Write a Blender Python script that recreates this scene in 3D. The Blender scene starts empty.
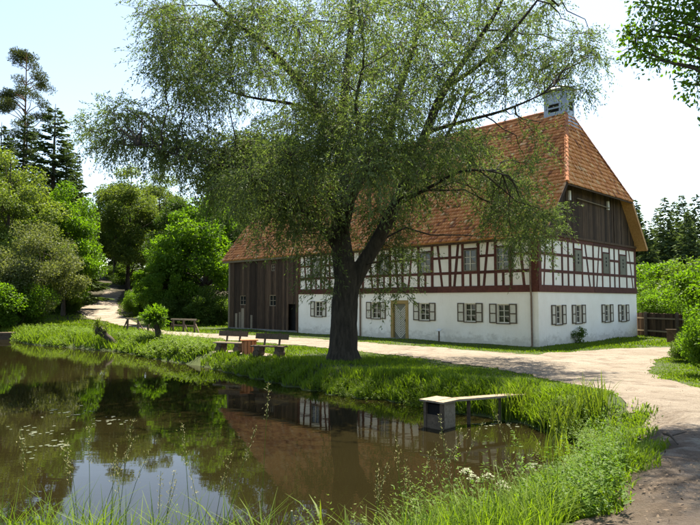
import bpy, math, random
import numpy as np
from mathutils import Vector, Matrix
from mathutils.geometry import delaunay_2d_cdt

random.seed(7)
rng = np.random.default_rng(11)
SC = bpy.context.scene
COL = SC.collection

# ------------------------------------------------------------------ camera
FPX, PITCH, CAMH = 598.1, 0.0626, 2.236          # focal length for a 700 px wide frame
cam = bpy.data.cameras.new('camera')
cam.sensor_width = 36.0
cam.lens = FPX / 700.0 * 36.0
cam.clip_start = 0.05
cam.clip_end = 3000
camo = bpy.data.objects.new('camera', cam)
camo.location = (0, 0, CAMH)
camo.rotation_euler = (math.pi / 2 + PITCH, 0, 0)
COL.objects.link(camo)
SC.camera = camo

# ------------------------------------------------------------------ sky, sun, exposure
SUN_EL, SUN_AZ = math.radians(66.5), math.radians(24)   # azimuth measured from +Y towards +X
world = bpy.data.worlds.new('World')
SC.world = world
world.use_nodes = True
wn = world.node_tree
sky = wn.nodes.new('ShaderNodeTexSky')
sky.sky_type = 'NISHITA'
sky.sun_disc = False
sky.sun_elevation = SUN_EL
sky.sun_rotation = SUN_AZ
sky.air_density = 1.0
sky.dust_density = 1.0
sky.ozone_density = 1.0
bg = wn.nodes['Background']
bg.inputs['Strength'].default_value = 0.095
wn.links.new(sky.outputs['Color'], bg.inputs['Color'])

sun = bpy.data.lights.new('sun', 'SUN')
sun.energy = 5.0
sun.angle = math.radians(0.5)
sun.color = (1.0, 0.95, 0.86)
suno = bpy.data.objects.new('sun', sun)
sd_ = Vector((math.sin(SUN_AZ) * math.cos(SUN_EL), math.cos(SUN_AZ) * math.cos(SUN_EL), math.sin(SUN_EL)))
suno.rotation_euler = sd_.to_track_quat('Z', 'Y').to_euler()
suno.location = (30, 60, 90)
COL.objects.link(suno)

SC.view_settings.view_transform = 'Standard'
SC.view_settings.look = 'None'
SC.view_settings.exposure = 1.8
SC.view_settings.use_white_balance = True          # camera set a little warm
SC.view_settings.white_balance_temperature = 7200
SC.view_settings.gamma = 1.0
SC.view_settings.use_curve_mapping = False
SC.cycles.max_bounces = 8
SC.cycles.transparent_max_bounces = 8
SC.cycles.use_denoising = True

# ------------------------------------------------------------------ helpers
def tag(o, label=None, cat=None, group=None, kind=None):
    if label: o['label'] = label
    if cat: o['category'] = cat
    if group: o['group'] = group
    if kind: o['kind'] = kind
    return o

def empty(name, loc=(0, 0, 0), rz=0.0):
    o = bpy.data.objects.new(name, None)
    o.location = loc
    o.rotation_euler = (0, 0, rz)
    o.empty_display_size = 0.2
    COL.objects.link(o)
    return o

def link(name, me, parent=None, loc=None, rz=None):
    o = bpy.data.objects.new(name, me)
    COL.objects.link(o)
    if parent: o.parent = parent
    if loc is not None: o.location = loc
    if rz is not None: o.rotation_euler = (0, 0, rz)
    return o

def np_mesh(name, V, Fq, mat, tint=None, smooth=False):
    """V (n,3), Fq (m,k) all faces with k corners; tint: one float per face"""
    V = np.asarray(V, dtype=np.float32); Fq = np.asarray(Fq, dtype=np.int32)
    k = Fq.shape[1]
    me = bpy.data.meshes.new(name)
    me.vertices.add(len(V)); me.vertices.foreach_set('co', V.ravel())
    me.loops.add(Fq.size); me.loops.foreach_set('vertex_index', Fq.ravel())
    me.polygons.add(len(Fq))
    me.polygons.foreach_set('loop_start', np.arange(len(Fq), dtype=np.int32) * k)
    me.polygons.foreach_set('loop_total', np.full(len(Fq), k, dtype=np.int32))
    if smooth: me.polygons.foreach_set('use_smooth', np.ones(len(Fq), dtype=bool))
    me.update(calc_edges=True)
    if tint is not None:
        at = me.attributes.new('tint', 'FLOAT', 'FACE')
        at.data.foreach_set('value', np.asarray(tint, dtype=np.float32))
    if mat: me.materials.append(mat)
    return me

class MB:
    """collects faces and builds one mesh"""
    def __init__(s): s.v = []; s.f = []; s.t = []; s.sm = []
    def add(s, vs, fs, tint=None, smooth=False):
        b = len(s.v)
        s.v += [tuple(p) for p in vs]
        for f in fs:
            s.f.append([i + b for i in f]); s.t.append(random.random() if tint is None else tint); s.sm.append(smooth)
    def box(s, x0, x1, y0, y1, z0, z1, tint=None):
        s.add([(x0,y0,z0),(x1,y0,z0),(x1,y1,z0),(x0,y1,z0),(x0,y0,z1),(x1,y0,z1),(x1,y1,z1),(x0,y1,z1)],
              [(0,3,2,1),(4,5,6,7),(0,1,5,4),(1,2,6,5),(2,3,7,6),(3,0,4,7)], tint)
    def bar(s, p, q, a, b, up=(0, 0, 1), tint=None):
        p = Vector(p); q = Vector(q); d = (q - p).normalized()
        u = Vector(up)
        if abs(d.dot(u)) > 0.98: u = Vector((0, 1, 0))
        r = d.cross(u).normalized(); u = r.cross(d).normalized()
        c = []
        for e in (p, q):
            for (i, j) in ((-1,-1),(1,-1),(1,1),(-1,1)):
                c.append(e + r * (i * a / 2) + u * (j * b / 2))
        s.add(c, [(0,1,2,3),(7,6,5,4),(0,4,5,1),(1,5,6,2),(2,6,7,3),(3,7,4,0)], tint)
    def tube(s, pts, rad, n=8, cap=True, tint=None):
        pts = [Vector(p) for p in pts]
        rings = []
        prev = None
        for i, p in enumerate(pts):
            d = (pts[min(i + 1, len(pts) - 1)] - pts[max(i - 1, 0)]).normalized()
            if prev is None:
                u = Vector((1, 0, 0)) if abs(d.x) < 0.9 else Vector((0, 1, 0))
            else: u = prev
            r = (u - d * u.dot(d)).normalized(); w = d.cross(r); prev = r
            rings.append([p + (r * math.cos(2*math.pi*k/n) + w * math.sin(2*math.pi*k/n)) * rad[i] for k in range(n)])
        vs = [v for rg in rings for v in rg]
        fs = []
        for i in range(len(pts) - 1):
            for k in range(n):
                k2 = (k + 1) % n
                fs.append((i*n+k, i*n+k2, (i+1)*n+k2, (i+1)*n+k))
        s.add(vs, fs, tint, True)
        if cap:
            s.add(rings[0], [tuple(reversed(range(n)))], tint)
            s.add(rings[-1], [tuple(range(n))], tint)
    def mesh(s, name, mat):
        me = bpy.data.meshes.new(name)
        me.from_pydata(s.v, [], s.f); me.update()
        at = me.attributes.new('tint', 'FLOAT', 'FACE')
        at.data.foreach_set('value', np.asarray(s.t, dtype=np.float32))
        me.polygons.foreach_set('use_smooth', np.asarray(s.sm, dtype=bool))
        if mat: me.materials.append(mat)
        return me
    def build(s, name, mat, parent=None, loc=None, rz=None):
        return link(name, s.mesh(name, mat), parent, loc, rz)

def copy_tree(o, parent=None):
    c = o.copy(); COL.objects.link(c); c.parent = parent
    for ch in o.children: copy_tree(ch, c)
    return c

# ------------------------------------------------------------------ materials
def sock(n, *names):
    for a in names:
        if a in n.inputs: return n.inputs[a]

def mat_base(name, rough=0.8, spec=0.3):
    m = bpy.data.materials.new(name); m.use_nodes = True
    nt = m.node_tree; b = nt.nodes['Principled BSDF']
    b.inputs['Roughness'].default_value = rough
    b.inputs['Specular IOR Level'].default_value = spec
    return m, nt, b

def ramp(nt, stops):
    r = nt.nodes.new('ShaderNodeValToRGB'); e = r.color_ramp.elements
    while len(e) < len(stops): e.new(0.5)
    for i, (p, c) in enumerate(stops):
        e[i].position = p; e[i].color = (c[0], c[1], c[2], 1)
    return r

def noise(nt, scale, detail=4, rough=0.6, coord='Object', stretch=None):
    tc = nt.nodes.new('ShaderNodeTexCoord'); n = nt.nodes.new('ShaderNodeTexNoise')
    n.inputs['Scale'].default_value = scale; n.inputs['Detail'].default_value = detail
    n.inputs['Roughness'].default_value = rough
    if stretch:
        mp = nt.nodes.new('ShaderNodeMapping'); mp.inputs['Scale'].default_value = stretch
        nt.links.new(tc.outputs[coord], mp.inputs['Vector']); nt.links.new(mp.outputs['Vector'], n.inputs['Vector'])
    else: nt.links.new(tc.outputs[coord], n.inputs['Vector'])
    return n

def bump(nt, b, src, strength=0.3, dist=0.02):
    bp = nt.nodes.new('ShaderNodeBump'); bp.inputs['Strength'].default_value = strength
    bp.inputs['Distance'].default_value = dist
    nt.links.new(src, bp.inputs['Height']); nt.links.new(bp.outputs['Normal'], b.inputs['Normal'])

def mixcol(nt, fac, a, b, blend='MIX'):
    m = nt.nodes.new('ShaderNodeMix'); m.data_type = 'RGBA'; m.blend_type = blend
    for s, v in ((m.inputs[0], fac), (m.inputs[6], a), (m.inputs[7], b)):
        if hasattr(v, 'is_linked') or hasattr(v, 'links'): nt.links.new(v, s)
        elif isinstance(v, (int, float)): s.default_value = v
        else: s.default_value = (v[0], v[1], v[2], 1)
    return m.outputs[2]

def mat_noise(name, c1, c2, scale=3, rough=0.85, bs=0.3, bd=0.02, stretch=None, spec=0.25, tint=0.0, bscale=None):
    m, nt, b = mat_base(name, rough, spec)
    n = noise(nt, scale, 6, 0.65, stretch=stretch)
    r = ramp(nt, [(0.3, c1), (0.7, c2)])
    nt.links.new(n.outputs['Fac'], r.inputs['Fac'])
    out = r.outputs['Color']
    if tint:
        at = nt.nodes.new('ShaderNodeAttribute'); at.attribute_name = 'tint'
        tr = ramp(nt, [(0, (1 - tint,) * 3), (1, (1 + tint,) * 3)])
        nt.links.new(at.outputs['Fac'], tr.inputs['Fac'])
        out = mixcol(nt, 1.0, out, tr.outputs['Color'], 'MULTIPLY')
    nt.links.new(out, b.inputs['Base Color'])
    if bscale:
        n2 = noise(nt, bscale, 6, 0.7, stretch=stretch); bump(nt, b, n2.outputs['Fac'], bs, bd)
    else: bump(nt, b, n.outputs['Fac'], bs, bd)
    return m

def mat_leaf(name, dark, light, trans=0.45, tcol=None, rough=0.55, spec=0.18):
    m = bpy.data.materials.new(name); m.use_nodes = True
    nt = m.node_tree; b = nt.nodes['Principled BSDF']
    b.inputs['Roughness'].default_value = rough; b.inputs['Specular IOR Level'].default_value = spec
    at = nt.nodes.new('ShaderNodeAttribute'); at.attribute_name = 'tint'
    r = ramp(nt, [(0.0, dark), (1.0, light)])
    nt.links.new(at.outputs['Fac'], r.inputs['Fac'])
    nt.links.new(r.outputs['Color'], b.inputs['Base Color'])
    tr = nt.nodes.new('ShaderNodeBsdfTranslucent')
    tc = tcol or (1.5, 1.7, 0.7)
    nt.links.new(mixcol(nt, 1.0, r.outputs['Color'], tc, 'MULTIPLY'), tr.inputs['Color'])
    mx = nt.nodes.new('ShaderNodeMixShader'); mx.inputs[0].default_value = trans
    out = nt.nodes['Material Output']
    nt.links.new(b.outputs[0], mx.inputs[1]); nt.links.new(tr.outputs[0], mx.inputs[2])
    nt.links.new(mx.outputs[0], out.inputs['Surface'])
    return m

M = {}
M['willow'] = mat_leaf('willow_leaf', (0.064, 0.090, 0.038), (0.125, 0.160, 0.070), 0.45, (1.3, 1.5, 0.58), 0.6, 0.1)
M['maple'] = mat_leaf('maple_leaf', (0.055, 0.115, 0.012), (0.105, 0.190, 0.022), 0.52, (1.5, 1.6, 0.4))
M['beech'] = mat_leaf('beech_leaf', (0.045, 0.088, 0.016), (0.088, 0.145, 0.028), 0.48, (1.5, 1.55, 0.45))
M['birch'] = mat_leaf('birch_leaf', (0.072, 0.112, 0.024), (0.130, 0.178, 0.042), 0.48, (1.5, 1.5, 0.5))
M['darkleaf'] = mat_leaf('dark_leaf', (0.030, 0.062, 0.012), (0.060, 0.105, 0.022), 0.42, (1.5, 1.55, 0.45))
M['greyleaf'] = mat_leaf('grey_leaf', (0.080, 0.100, 0.040), (0.130, 0.152, 0.060), 0.42, (1.4, 1.45, 0.55))
M['spruce'] = mat_leaf('spruce_needle', (0.026, 0.045, 0.015), (0.055, 0.085, 0.026), 0.28, (1.3, 1.4, 0.5), 0.7, 0.08)
M['sprucehaze'] = mat_leaf('hazed_spruce_needle', (0.038, 0.062, 0.026), (0.080, 0.112, 0.042), 0.3, (1.3, 1.4, 0.6), 0.8, 0.05)  # paler copy of the spruce needles, distance haze put into the colour
M['pine'] = mat_leaf('pine_needle', (0.040, 0.056, 0.020), (0.075, 0.095, 0.032), 0.28, (1.3, 1.3, 0.6), 0.7, 0.1)
M['grass'] = mat_leaf('grass_blade', (0.074, 0.130, 0.012), (0.140, 0.205, 0.024), 0.48, (1.35, 1.45, 0.4))
M['reed'] = mat_leaf('reed_blade', (0.075, 0.120, 0.018), (0.135, 0.185, 0.034), 0.48, (1.4, 1.4, 0.45))
M['seed'] = mat_leaf('seed_head', (0.20, 0.20, 0.09), (0.34, 0.32, 0.17), 0.3, (1.1, 1.1, 0.8))
M['umbel'] = mat_leaf('umbel_flower', (0.30, 0.34, 0.20), (0.48, 0.50, 0.36), 0.3, (1, 1, 0.9))
M['lily'] = mat_leaf('floating_leaf', (0.055, 0.070, 0.035), (0.13, 0.14, 0.095), 0.1)
M['bark'] = mat_noise('willow_bark', (0.012, 0.010, 0.007), (0.060, 0.048, 0.034), 9, 0.95, 1.0, 0.09, (1, 1, 0.22))
M['barkdark'] = mat_noise('dark_bark', (0.03, 0.024, 0.018), (0.08, 0.065, 0.05), 6, 0.95, 0.6, 0.03, (1, 1, 0.3))
M['barkpine'] = mat_noise('pine_bark', (0.10, 0.055, 0.03), (0.22, 0.12, 0.065), 5, 0.95, 0.5, 0.03, (1, 1, 0.35))
M['ground'] = mat_noise('meadow_soil', (0.024, 0.040, 0.010), (0.052, 0.066, 0.018), 0.7, 0.95, 0.6, 0.05, bscale=9)
def forest_floor(m):
    nt = m.node_tree; b = nt.nodes['Principled BSDF']; old = b.inputs['Base Color'].links[0].from_socket
    tc = nt.nodes.new('ShaderNodeTexCoord'); sp = nt.nodes.new('ShaderNodeSeparateXYZ'); nt.links.new(tc.outputs['Object'], sp.inputs[0])
    n = noise(nt, 0.25, 3); a = nt.nodes.new('ShaderNodeMath'); a.operation = 'MULTIPLY_ADD'; nt.links.new(n.outputs['Fac'], a.inputs[0]); a.inputs[1].default_value = 14; nt.links.new(sp.outputs['Y'], a.inputs[2])
    mr = nt.nodes.new('ShaderNodeMapRange'); mr.inputs['From Min'].default_value = 62; mr.inputs['From Max'].default_value = 68; nt.links.new(a.outputs[0], mr.inputs['Value'])
    nt.links.new(mixcol(nt, mr.outputs['Result'], old, (0.040, 0.036, 0.020)), b.inputs['Base Color'])
forest_floor(M['ground'])          # leaf litter under the woods, grass in the open
M['timber'] = mat_noise('oxblood_timber', (0.056, 0.018, 0.012), (0.112, 0.037, 0.024), 3, 0.8, 0.4, 0.01, (3, 3, 3), tint=0.25)
M['board'] = mat_noise('weathered_board', (0.020, 0.012, 0.007), (0.090, 0.056, 0.034), 4, 0.9, 0.5, 0.01, (6, 6, 0.35), tint=0.6)
M['oldwood'] = mat_noise('bleached_wood', (0.14, 0.11, 0.075), (0.27, 0.22, 0.155), 5, 0.9, 0.5, 0.01, (4, 4, 4), tint=0.25)
M['darkwood'] = mat_noise('dark_bench_wood', (0.055, 0.040, 0.026), (0.13, 0.095, 0.062), 5, 0.85, 0.5, 0.01, (3, 3, 3), tint=0.25)
M['redwood'] = mat_noise('orange_wood', (0.28, 0.10, 0.04), (0.42, 0.17, 0.075), 5, 0.8, 0.4, 0.01, (6, 6, 1), tint=0.2)
M['verge'] = mat_noise('pale_verge_board', (0.30, 0.15, 0.055), (0.48, 0.27, 0.11), 4, 0.75, 0.3, 0.01, (3, 3, 3), tint=0.15)
M['ochre'] = mat_noise('ochre_paint', (0.26, 0.17, 0.05), (0.36, 0.25, 0.09), 6, 0.7, 0.2, 0.005)
M['greygreen'] = mat_noise('grey_green_paint', (0.12, 0.12, 0.085), (0.19, 0.185, 0.135), 9, 0.7, 0.2, 0.005, tint=0.1)
M['shutter_edge'] = mat_noise('brown_shutter_frame', (0.070, 0.052, 0.034), (0.12, 0.09, 0.06), 9, 0.7, 0.2, 0.005)
M['cream'] = mat_noise('cream_paint', (0.50, 0.46, 0.36), (0.62, 0.58, 0.47), 8, 0.7, 0.1, 0.004)
M['zinc'] = mat_noise('zinc_sheet', (0.22, 0.25, 0.28), (0.33, 0.36, 0.40), 2.5, 0.45, 0.1, 0.01, (1, 1, 0.4), spec=0.5)
M['zinc'].node_tree.nodes['Principled BSDF'].inputs['Metallic'].default_value = 0.35
M['black'] = mat_noise('dark_interior', (0.004, 0.004, 0.004), (0.010, 0.009, 0.008), 3, 0.9, 0.0, 0.01)
M['rust'] = mat_noise('rusty_pipe', (0.12, 0.075, 0.045), (0.22, 0.15, 0.10), 9, 0.7, 0.2, 0.005)
M['stone'] = mat_noise('grey_stone', (0.11, 0.105, 0.09), (0.24, 0.225, 0.195), 5, 0.95, 0.6, 0.03)
M['signwhite'] = mat_noise('white_sign', (0.58, 0.57, 0.53), (0.70, 0.69, 0.64), 7, 0.6, 0.1, 0.004)

def mat_glass():
    m, nt, b = mat_base('window_glass', 0.06, 0.6)
    n = noise(nt, 1.7, 2); r = ramp(nt, [(0.3, (0.006, 0.007, 0.008)), (0.75, (0.022, 0.024, 0.026))])
    nt.links.new(n.outputs['Fac'], r.inputs['Fac']); nt.links.new(r.outputs['Color'], b.inputs['Base Color'])
    bump(nt, b, n.outputs['Fac'], 0.1, 0.02)
    return m
M['glass'] = mat_glass()

def mat_plaster(name, c1, c2, stain):
    m, nt, b = mat_base(name, 0.92, 0.2)
    n = noise(nt, 0.9, 7, 0.65)
    r = ramp(nt, [(0.3, c1), (0.65, c2)])
    nt.links.new(n.outputs['Fac'], r.inputs['Fac'])
    out = r.outputs['Color']
    if stain:
        # rain splash and damp near the plinth: shape of its own, broken by noise
        tc = nt.nodes.new('ShaderNodeTexCoord'); sp = nt.nodes.new('ShaderNodeSeparateXYZ')
        nt.links.new(tc.outputs['Object'], sp.inputs[0])
        n2 = noise(nt, 2.2, 8, 0.75, stretch=(1, 1, 1.6))
        ma = nt.nodes.new('ShaderNodeMath'); ma.operation = 'MULTIPLY_ADD'
        nt.links.new(n2.outputs['Fac'], ma.inputs[0]); ma.inputs[1].default_value = 2.2
        ms = nt.nodes.new('ShaderNodeMath'); ms.operation = 'MULTIPLY'; ms.inputs[1].default_value = -1.0
        nt.links.new(sp.outputs['Z'], ms.inputs[0]); nt.links.new(ms.outputs[0], ma.inputs[2])
        r2 = ramp(nt, [(0.60, (0, 0, 0)), (1.0, (0.5, 0.5, 0.5))])
        nt.links.new(ma.outputs[0], r2.inputs['Fac'])
        out = mixcol(nt, r2.outputs['Color'], out, (0.40, 0.35, 0.26))
        n3 = noise(nt, 5, 6, 0.8, stretch=(2.5, 2.5, 0.25))
        r3 = ramp(nt, [(0.55, (0, 0, 0)), (0.80, (0.42, 0.42, 0.42))])
        nt.links.new(n3.outputs['Fac'], r3.inputs['Fac'])
        out = mixcol(nt, r3.outputs['Color'], out, (0.42, 0.37, 0.28))
    nt.links.new(out, b.inputs['Base Color'])
    n4 = noise(nt, 14, 6, 0.7); bump(nt, b, n4.outputs['Fac'], 0.35, 0.02)
    return m
M['plaster'] = mat_plaster('limewash_plaster', (0.79, 0.735, 0.625), (0.86, 0.815, 0.715), True)
M['infill'] = mat_plaster('infill_plaster', (0.66, 0.61, 0.52), (0.78, 0.74, 0.65), False)

def mat_tile():
    m, nt, b = mat_base('clay_tile', 0.85, 0.25)
    at = nt.nodes.new('ShaderNodeAttribute'); at.attribute_name = 'tint'
    r = ramp(nt, [(0, (0.24, 0.095, 0.048)), (0.3, (0.56, 0.205, 0.076)), (0.75, (0.70, 0.31, 0.12)), (1, (0.72, 0.44, 0.24))])
    nt.links.new(at.outputs['Fac'], r.inputs['Fac'])
    n = noise(nt, 0.55, 6, 0.7); r2 = ramp(nt, [(0.30, (0.78, 0.75, 0.70)), (0.5, (1, 1, 1))])
    nt.links.new(n.outputs['Fac'], r2.inputs['Fac'])
    n3 = noise(nt, 9, 4, 0.7); r3 = ramp(nt, [(0.6, (0, 0, 0)), (0.75, (0.5, 0.5, 0.5))])
    nt.links.new(n3.outputs['Fac'], r3.inputs['Fac'])
    c = mixcol(nt, 1.0, r.outputs['Color'], r2.outputs['Color'], 'MULTIPLY')
    c = mixcol(nt, r3.outputs['Color'], c, (0.20, 0.16, 0.11))
    nt.links.new(c, b.inputs['Base Color'])
    return m
M['tile'] = mat_tile()

def mat_path():
    m, nt, b = mat_base('sandy_gravel', 0.93, 0.25)
    n = noise(nt, 0.33, 7, 0.65); r = ramp(nt, [(0.25, (0.200, 0.166, 0.124)), (0.5, (0.272, 0.232, 0.180)), (0.75, (0.33, 0.290, 0.235))])
    nt.links.new(n.outputs['Fac'], r.inputs['Fac'])
    n2 = noise(nt, 26, 5, 0.75); r2 = ramp(nt, [(0.3, (0.62, 0.6, 0.58)), (0.55, (1, 1, 1)), (0.8, (1.15, 1.12, 1.08))])
    nt.links.new(n2.outputs['Fac'], r2.inputs['Fac'])
    c = mixcol(nt, 1.0, r.outputs['Color'], r2.outputs['Color'], 'MULTIPLY')
    # trodden leaf litter and dark earth in patches
    n3 = noise(nt, 1.3, 8, 0.75); r3 = ramp(nt, [(0.48, (0, 0, 0)), (0.64, (0.7, 0.7, 0.7))])
    nt.links.new(n3.outputs['Fac'], r3.inputs['Fac'])
    c = mixcol(nt, r3.outputs['Color'], c, (0.105, 0.075, 0.050))
    # wet mud, its dark tone also painting the near trees' shade deeper here
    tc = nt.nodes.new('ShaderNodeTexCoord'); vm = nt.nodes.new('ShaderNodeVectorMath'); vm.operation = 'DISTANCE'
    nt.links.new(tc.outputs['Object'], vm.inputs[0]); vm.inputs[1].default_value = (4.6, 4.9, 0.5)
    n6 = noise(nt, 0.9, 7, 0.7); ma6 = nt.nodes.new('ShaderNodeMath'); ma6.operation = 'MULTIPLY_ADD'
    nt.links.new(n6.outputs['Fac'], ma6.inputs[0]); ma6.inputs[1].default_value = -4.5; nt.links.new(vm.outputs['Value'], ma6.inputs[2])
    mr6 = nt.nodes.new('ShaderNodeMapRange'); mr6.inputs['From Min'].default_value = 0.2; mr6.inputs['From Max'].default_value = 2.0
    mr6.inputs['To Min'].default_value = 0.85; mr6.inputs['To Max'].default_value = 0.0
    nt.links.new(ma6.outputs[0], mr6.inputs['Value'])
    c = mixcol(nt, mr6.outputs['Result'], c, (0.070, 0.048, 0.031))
    n7 = noise(nt, 2.1, 4, 0.6); r7 = ramp(nt, [(0.40, (0.22, 0.22, 0.22)), (0.55, (0.9, 0.9, 0.9))]); nt.links.new(n7.outputs['Fac'], r7.inputs['Fac'])
    nt.links.new(mixcol(nt, mr6.outputs['Result'], (0.93, 0.93, 0.93), r7.outputs['Color']), b.inputs['Roughness'])
    nt.links.new(c, b.inputs['Base Color'])
    ad = nt.nodes.new('ShaderNodeMath'); ad.operation = 'ADD'
    n5 = noise(nt, 3.5, 5, 0.6)
    nt.links.new(n2.outputs['Fac'], ad.inputs[0]); nt.links.new(n5.outputs['Fac'], ad.inputs[1])
    bump(nt, b, ad.outputs[0], 1.0, 0.06)
    return m
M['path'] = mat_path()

def mat_water():
    m, nt, b = mat_base('pond_surface', 0.02, 0.5)
    b.inputs['IOR'].default_value = 1.33
    n0 = noise(nt, 0.12, 4, 0.6); r = ramp(nt, [(0.3, (0.0085, 0.0072, 0.0026)), (0.7, (0.014, 0.0112, 0.0042))])
    nt.links.new(n0.outputs['Fac'], r.inputs['Fac']); nt.links.new(r.outputs['Color'], b.inputs['Base Color'])
    n = noise(nt, 1.1, 3, 0.5, stretch=(0.8, 1.7, 1)); n2 = noise(nt, 4.5, 2, 0.5, stretch=(0.6, 1.9, 1))
    n3 = noise(nt, 0.10, 3, 0.5)      # calm and ruffled patches
    r3 = ramp(nt, [(0.38, (0.15, 0.15, 0.15)), (0.62, (1, 1, 1))]); nt.links.new(n3.outputs['Fac'], r3.inputs['Fac'])
    ma = nt.nodes.new('ShaderNodeMath'); ma.operation = 'MULTIPLY_ADD'
    nt.links.new(n2.outputs['Fac'], ma.inputs[0]); ma.inputs[1].default_value = 0.22
    nt.links.new(n.outputs['Fac'], ma.inputs[2])
    mu = nt.nodes.new('ShaderNodeMath'); mu.operation = 'MULTIPLY'
    nt.links.new(ma.outputs[0], mu.inputs[0]); nt.links.new(r3.outputs['Color'], mu.inputs[1])
    bump(nt, b, mu.outputs[0], 0.06, 0.05)
    return m
M['water'] = mat_water()

# ------------------------------------------------------------------ terrain
ZW = -0.5
CORN = np.array([9.02, 28.70]); YAW = 0.7937
FX = np.array([-math.cos(YAW), math.sin(YAW)]); GX = np.array([math.sin(YAW), math.cos(YAW)])
L1, L2, W = 17.95, 26.60, 12.44

def smooth(a, b, x):
    t = np.clip((x - a) / (b - a), 0, 1); return t * t * (3 - 2 * t)

POND = np.array([(-60, 52), (-40, 49), (-25.9, 44), (-20.5, 37.6), (-17.1, 34.9), (-12.7, 32.1), (-8.7, 26.9), (-6.2, 24.8), (-4.0, 21.8),
                 (-1.8, 18.8), (-0.2, 16.9), (1.3, 15.8), (2.3, 14.6), (3.55, 13.6), (4.05, 12.4), (4.2, 11.4), (3.7, 10.0), (2.95, 9.05),
                 (2.45, 8.07), (1.75, 7.0), (0.95, 5.9), (-0.1, 5.35), (-2.5, 5.2), (-5, 5.4), (-10, 6.2), (-20, 9), (-40, 15), (-70, 24)])

def poly_sd(P, x, y):
    """signed distance, positive outside"""
    x = np.asarray(x, float); y = np.asarray(y, float)
    d2 = np.full(x.shape, 1e18); ins = np.zeros(x.shape, bool)
    n = len(P)
    for i in range(n):
        ax, ay = P[i]; bx, by = P[(i + 1) % n]
        ex, ey = bx - ax, by - ay
        t = np.clip(((x - ax) * ex + (y - ay) * ey) / (ex * ex + ey * ey), 0, 1)
        d2 = np.minimum(d2, (x - ax - t * ex) ** 2 + (y - ay - t * ey) ** 2)
        c = (ay > y) != (by > y)
        with np.errstate(divide='ignore', invalid='ignore'):
            xi = ax + (y - ay) * ex / (ey if ey != 0 else 1e-12)
        ins ^= c & (x < xi)
    d = np.sqrt(d2)
    return np.where(ins, -d, d)

def base_h(x, y):
    x = np.asarray(x, float); y = np.asarray(y, float)
    b = 0.62 * (1 - smooth(3.5, 19, y)) * smooth(-14, -4, x + y * 0.1)
    st = 54 + 16 * smooth(-16, -4, x)
    t = np.clip(y - st, 0, 62)
    b = b + 0.125 * (np.sqrt(t * t + 16) - 4)
    t2 = np.clip(x - 40, 0, 60); b = b + 0.10 * (np.sqrt(t2 * t2 + 100) - 10) * smooth(20, 60, y)
    t3 = np.clip(-x - 26, 0, 80); b = b + 0.06 * t3 * smooth(40, 60, y)
    return b

def gh(x, y):
    x = np.asarray(x, float); y = np.asarray(y, float)
    b = base_h(x, y)
    b = b + 0.035 * np.sin(x * 0.9 + 1.3 * np.sin(y * 0.5)) * np.sin(y * 0.8 + 0.7)
    sd = poly_sd(POND, x, y) + 0.18 * np.sin(x * 2.1 + y * 1.3) + 0.12 * np.sin(x * 4.3 - y * 3.7)
    k = smooth(-0.25, 1.7, sd)
    out = (ZW - 0.10) * (1 - k) + b * k
    return np.where(sd < 0, np.minimum(out, ZW - 0.10 - 0.9 * smooth(0, 3, -sd)), out)

def ray(px, py):
    x = (px - 350) / FPX; u = (262.5 - py) / FPX
    c, s = math.cos(PITCH), math.sin(PITCH)
    return np.array([x, c - u * s, s + u * c])

def at_depth(px, py, d):
    r = ray(px, py); r = r / r[1] * d
    return np.array([r[0], r[1], r[2] + CAMH])

def hit(px, py, dmin=3.0, dmax=220.0):
    """first point of the terrain under a pixel"""
    r = ray(px, py); r = r / r[1]
    d = np.arange(dmin, dmax, 0.05)
    z = CAMH + r[2] * d
    g = gh(r[0] * d, d)
    i = np.argmax(z < g)
    dd = d[i] if (z < g).any() else dmax
    return np.array([r[0] * dd, dd, float(gh(r[0] * dd, dd))])

def axis(a, b, fine, lo, hi):
    c = list(np.arange(a, b + 1e-6, fine))
    s = fine; p = b
    while p < hi: s *= 1.22; p += s; c.append(p)
    s = fine; p = a
    while p > lo: s *= 1.22; p -= s; c.insert(0, p)
    return np.array(c)

# pond
wv = [(-130, 4, ZW), (9, 4, ZW), (9, 60, ZW), (-130, 60, ZW)]
tag(link('pond_water', np_mesh('pond_water', wv, [[0, 1, 2, 3]], M['water'])), kind='structure')

# path outline: pixels along its edges, dropped on the terrain
PATH_PX = [(165,331.3),(222,334),(290,337.5),(340,341),(400,345.5),(470,350.5),(536,355),(580,351.5),(640,348),(700,345.5),(790,344),
           (790,348),(720,350),(690,352.5),(672,355.5),(655,361.5),(645,368.5),(655,376),(680,384),(700,389),(780,403),
           (860,470),(860,600),(570,600),(603,525),(622,490),(636,455),(643,430),(640,412),(618,398),(590,388.5),(560,381.5),(520,373.5),
           (480,366.5),(430,359.5),(380,354),(330,348.5),(285,344.5),(250,341.5),(222,339),(190,336.5),(165,334.8),
           (140,329),(110,322.5),(88,318),(77,311),(82,307),(98,303),(99,298),(105,292),(108,286.5),(117,287.5),(122,292),(117,301),(119,308.5),
           (116,313),(135,322),(150,327.5)]
PATH = np.array([hit(a, b, 2.0)[:2] for a, b in PATH_PX])
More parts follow.
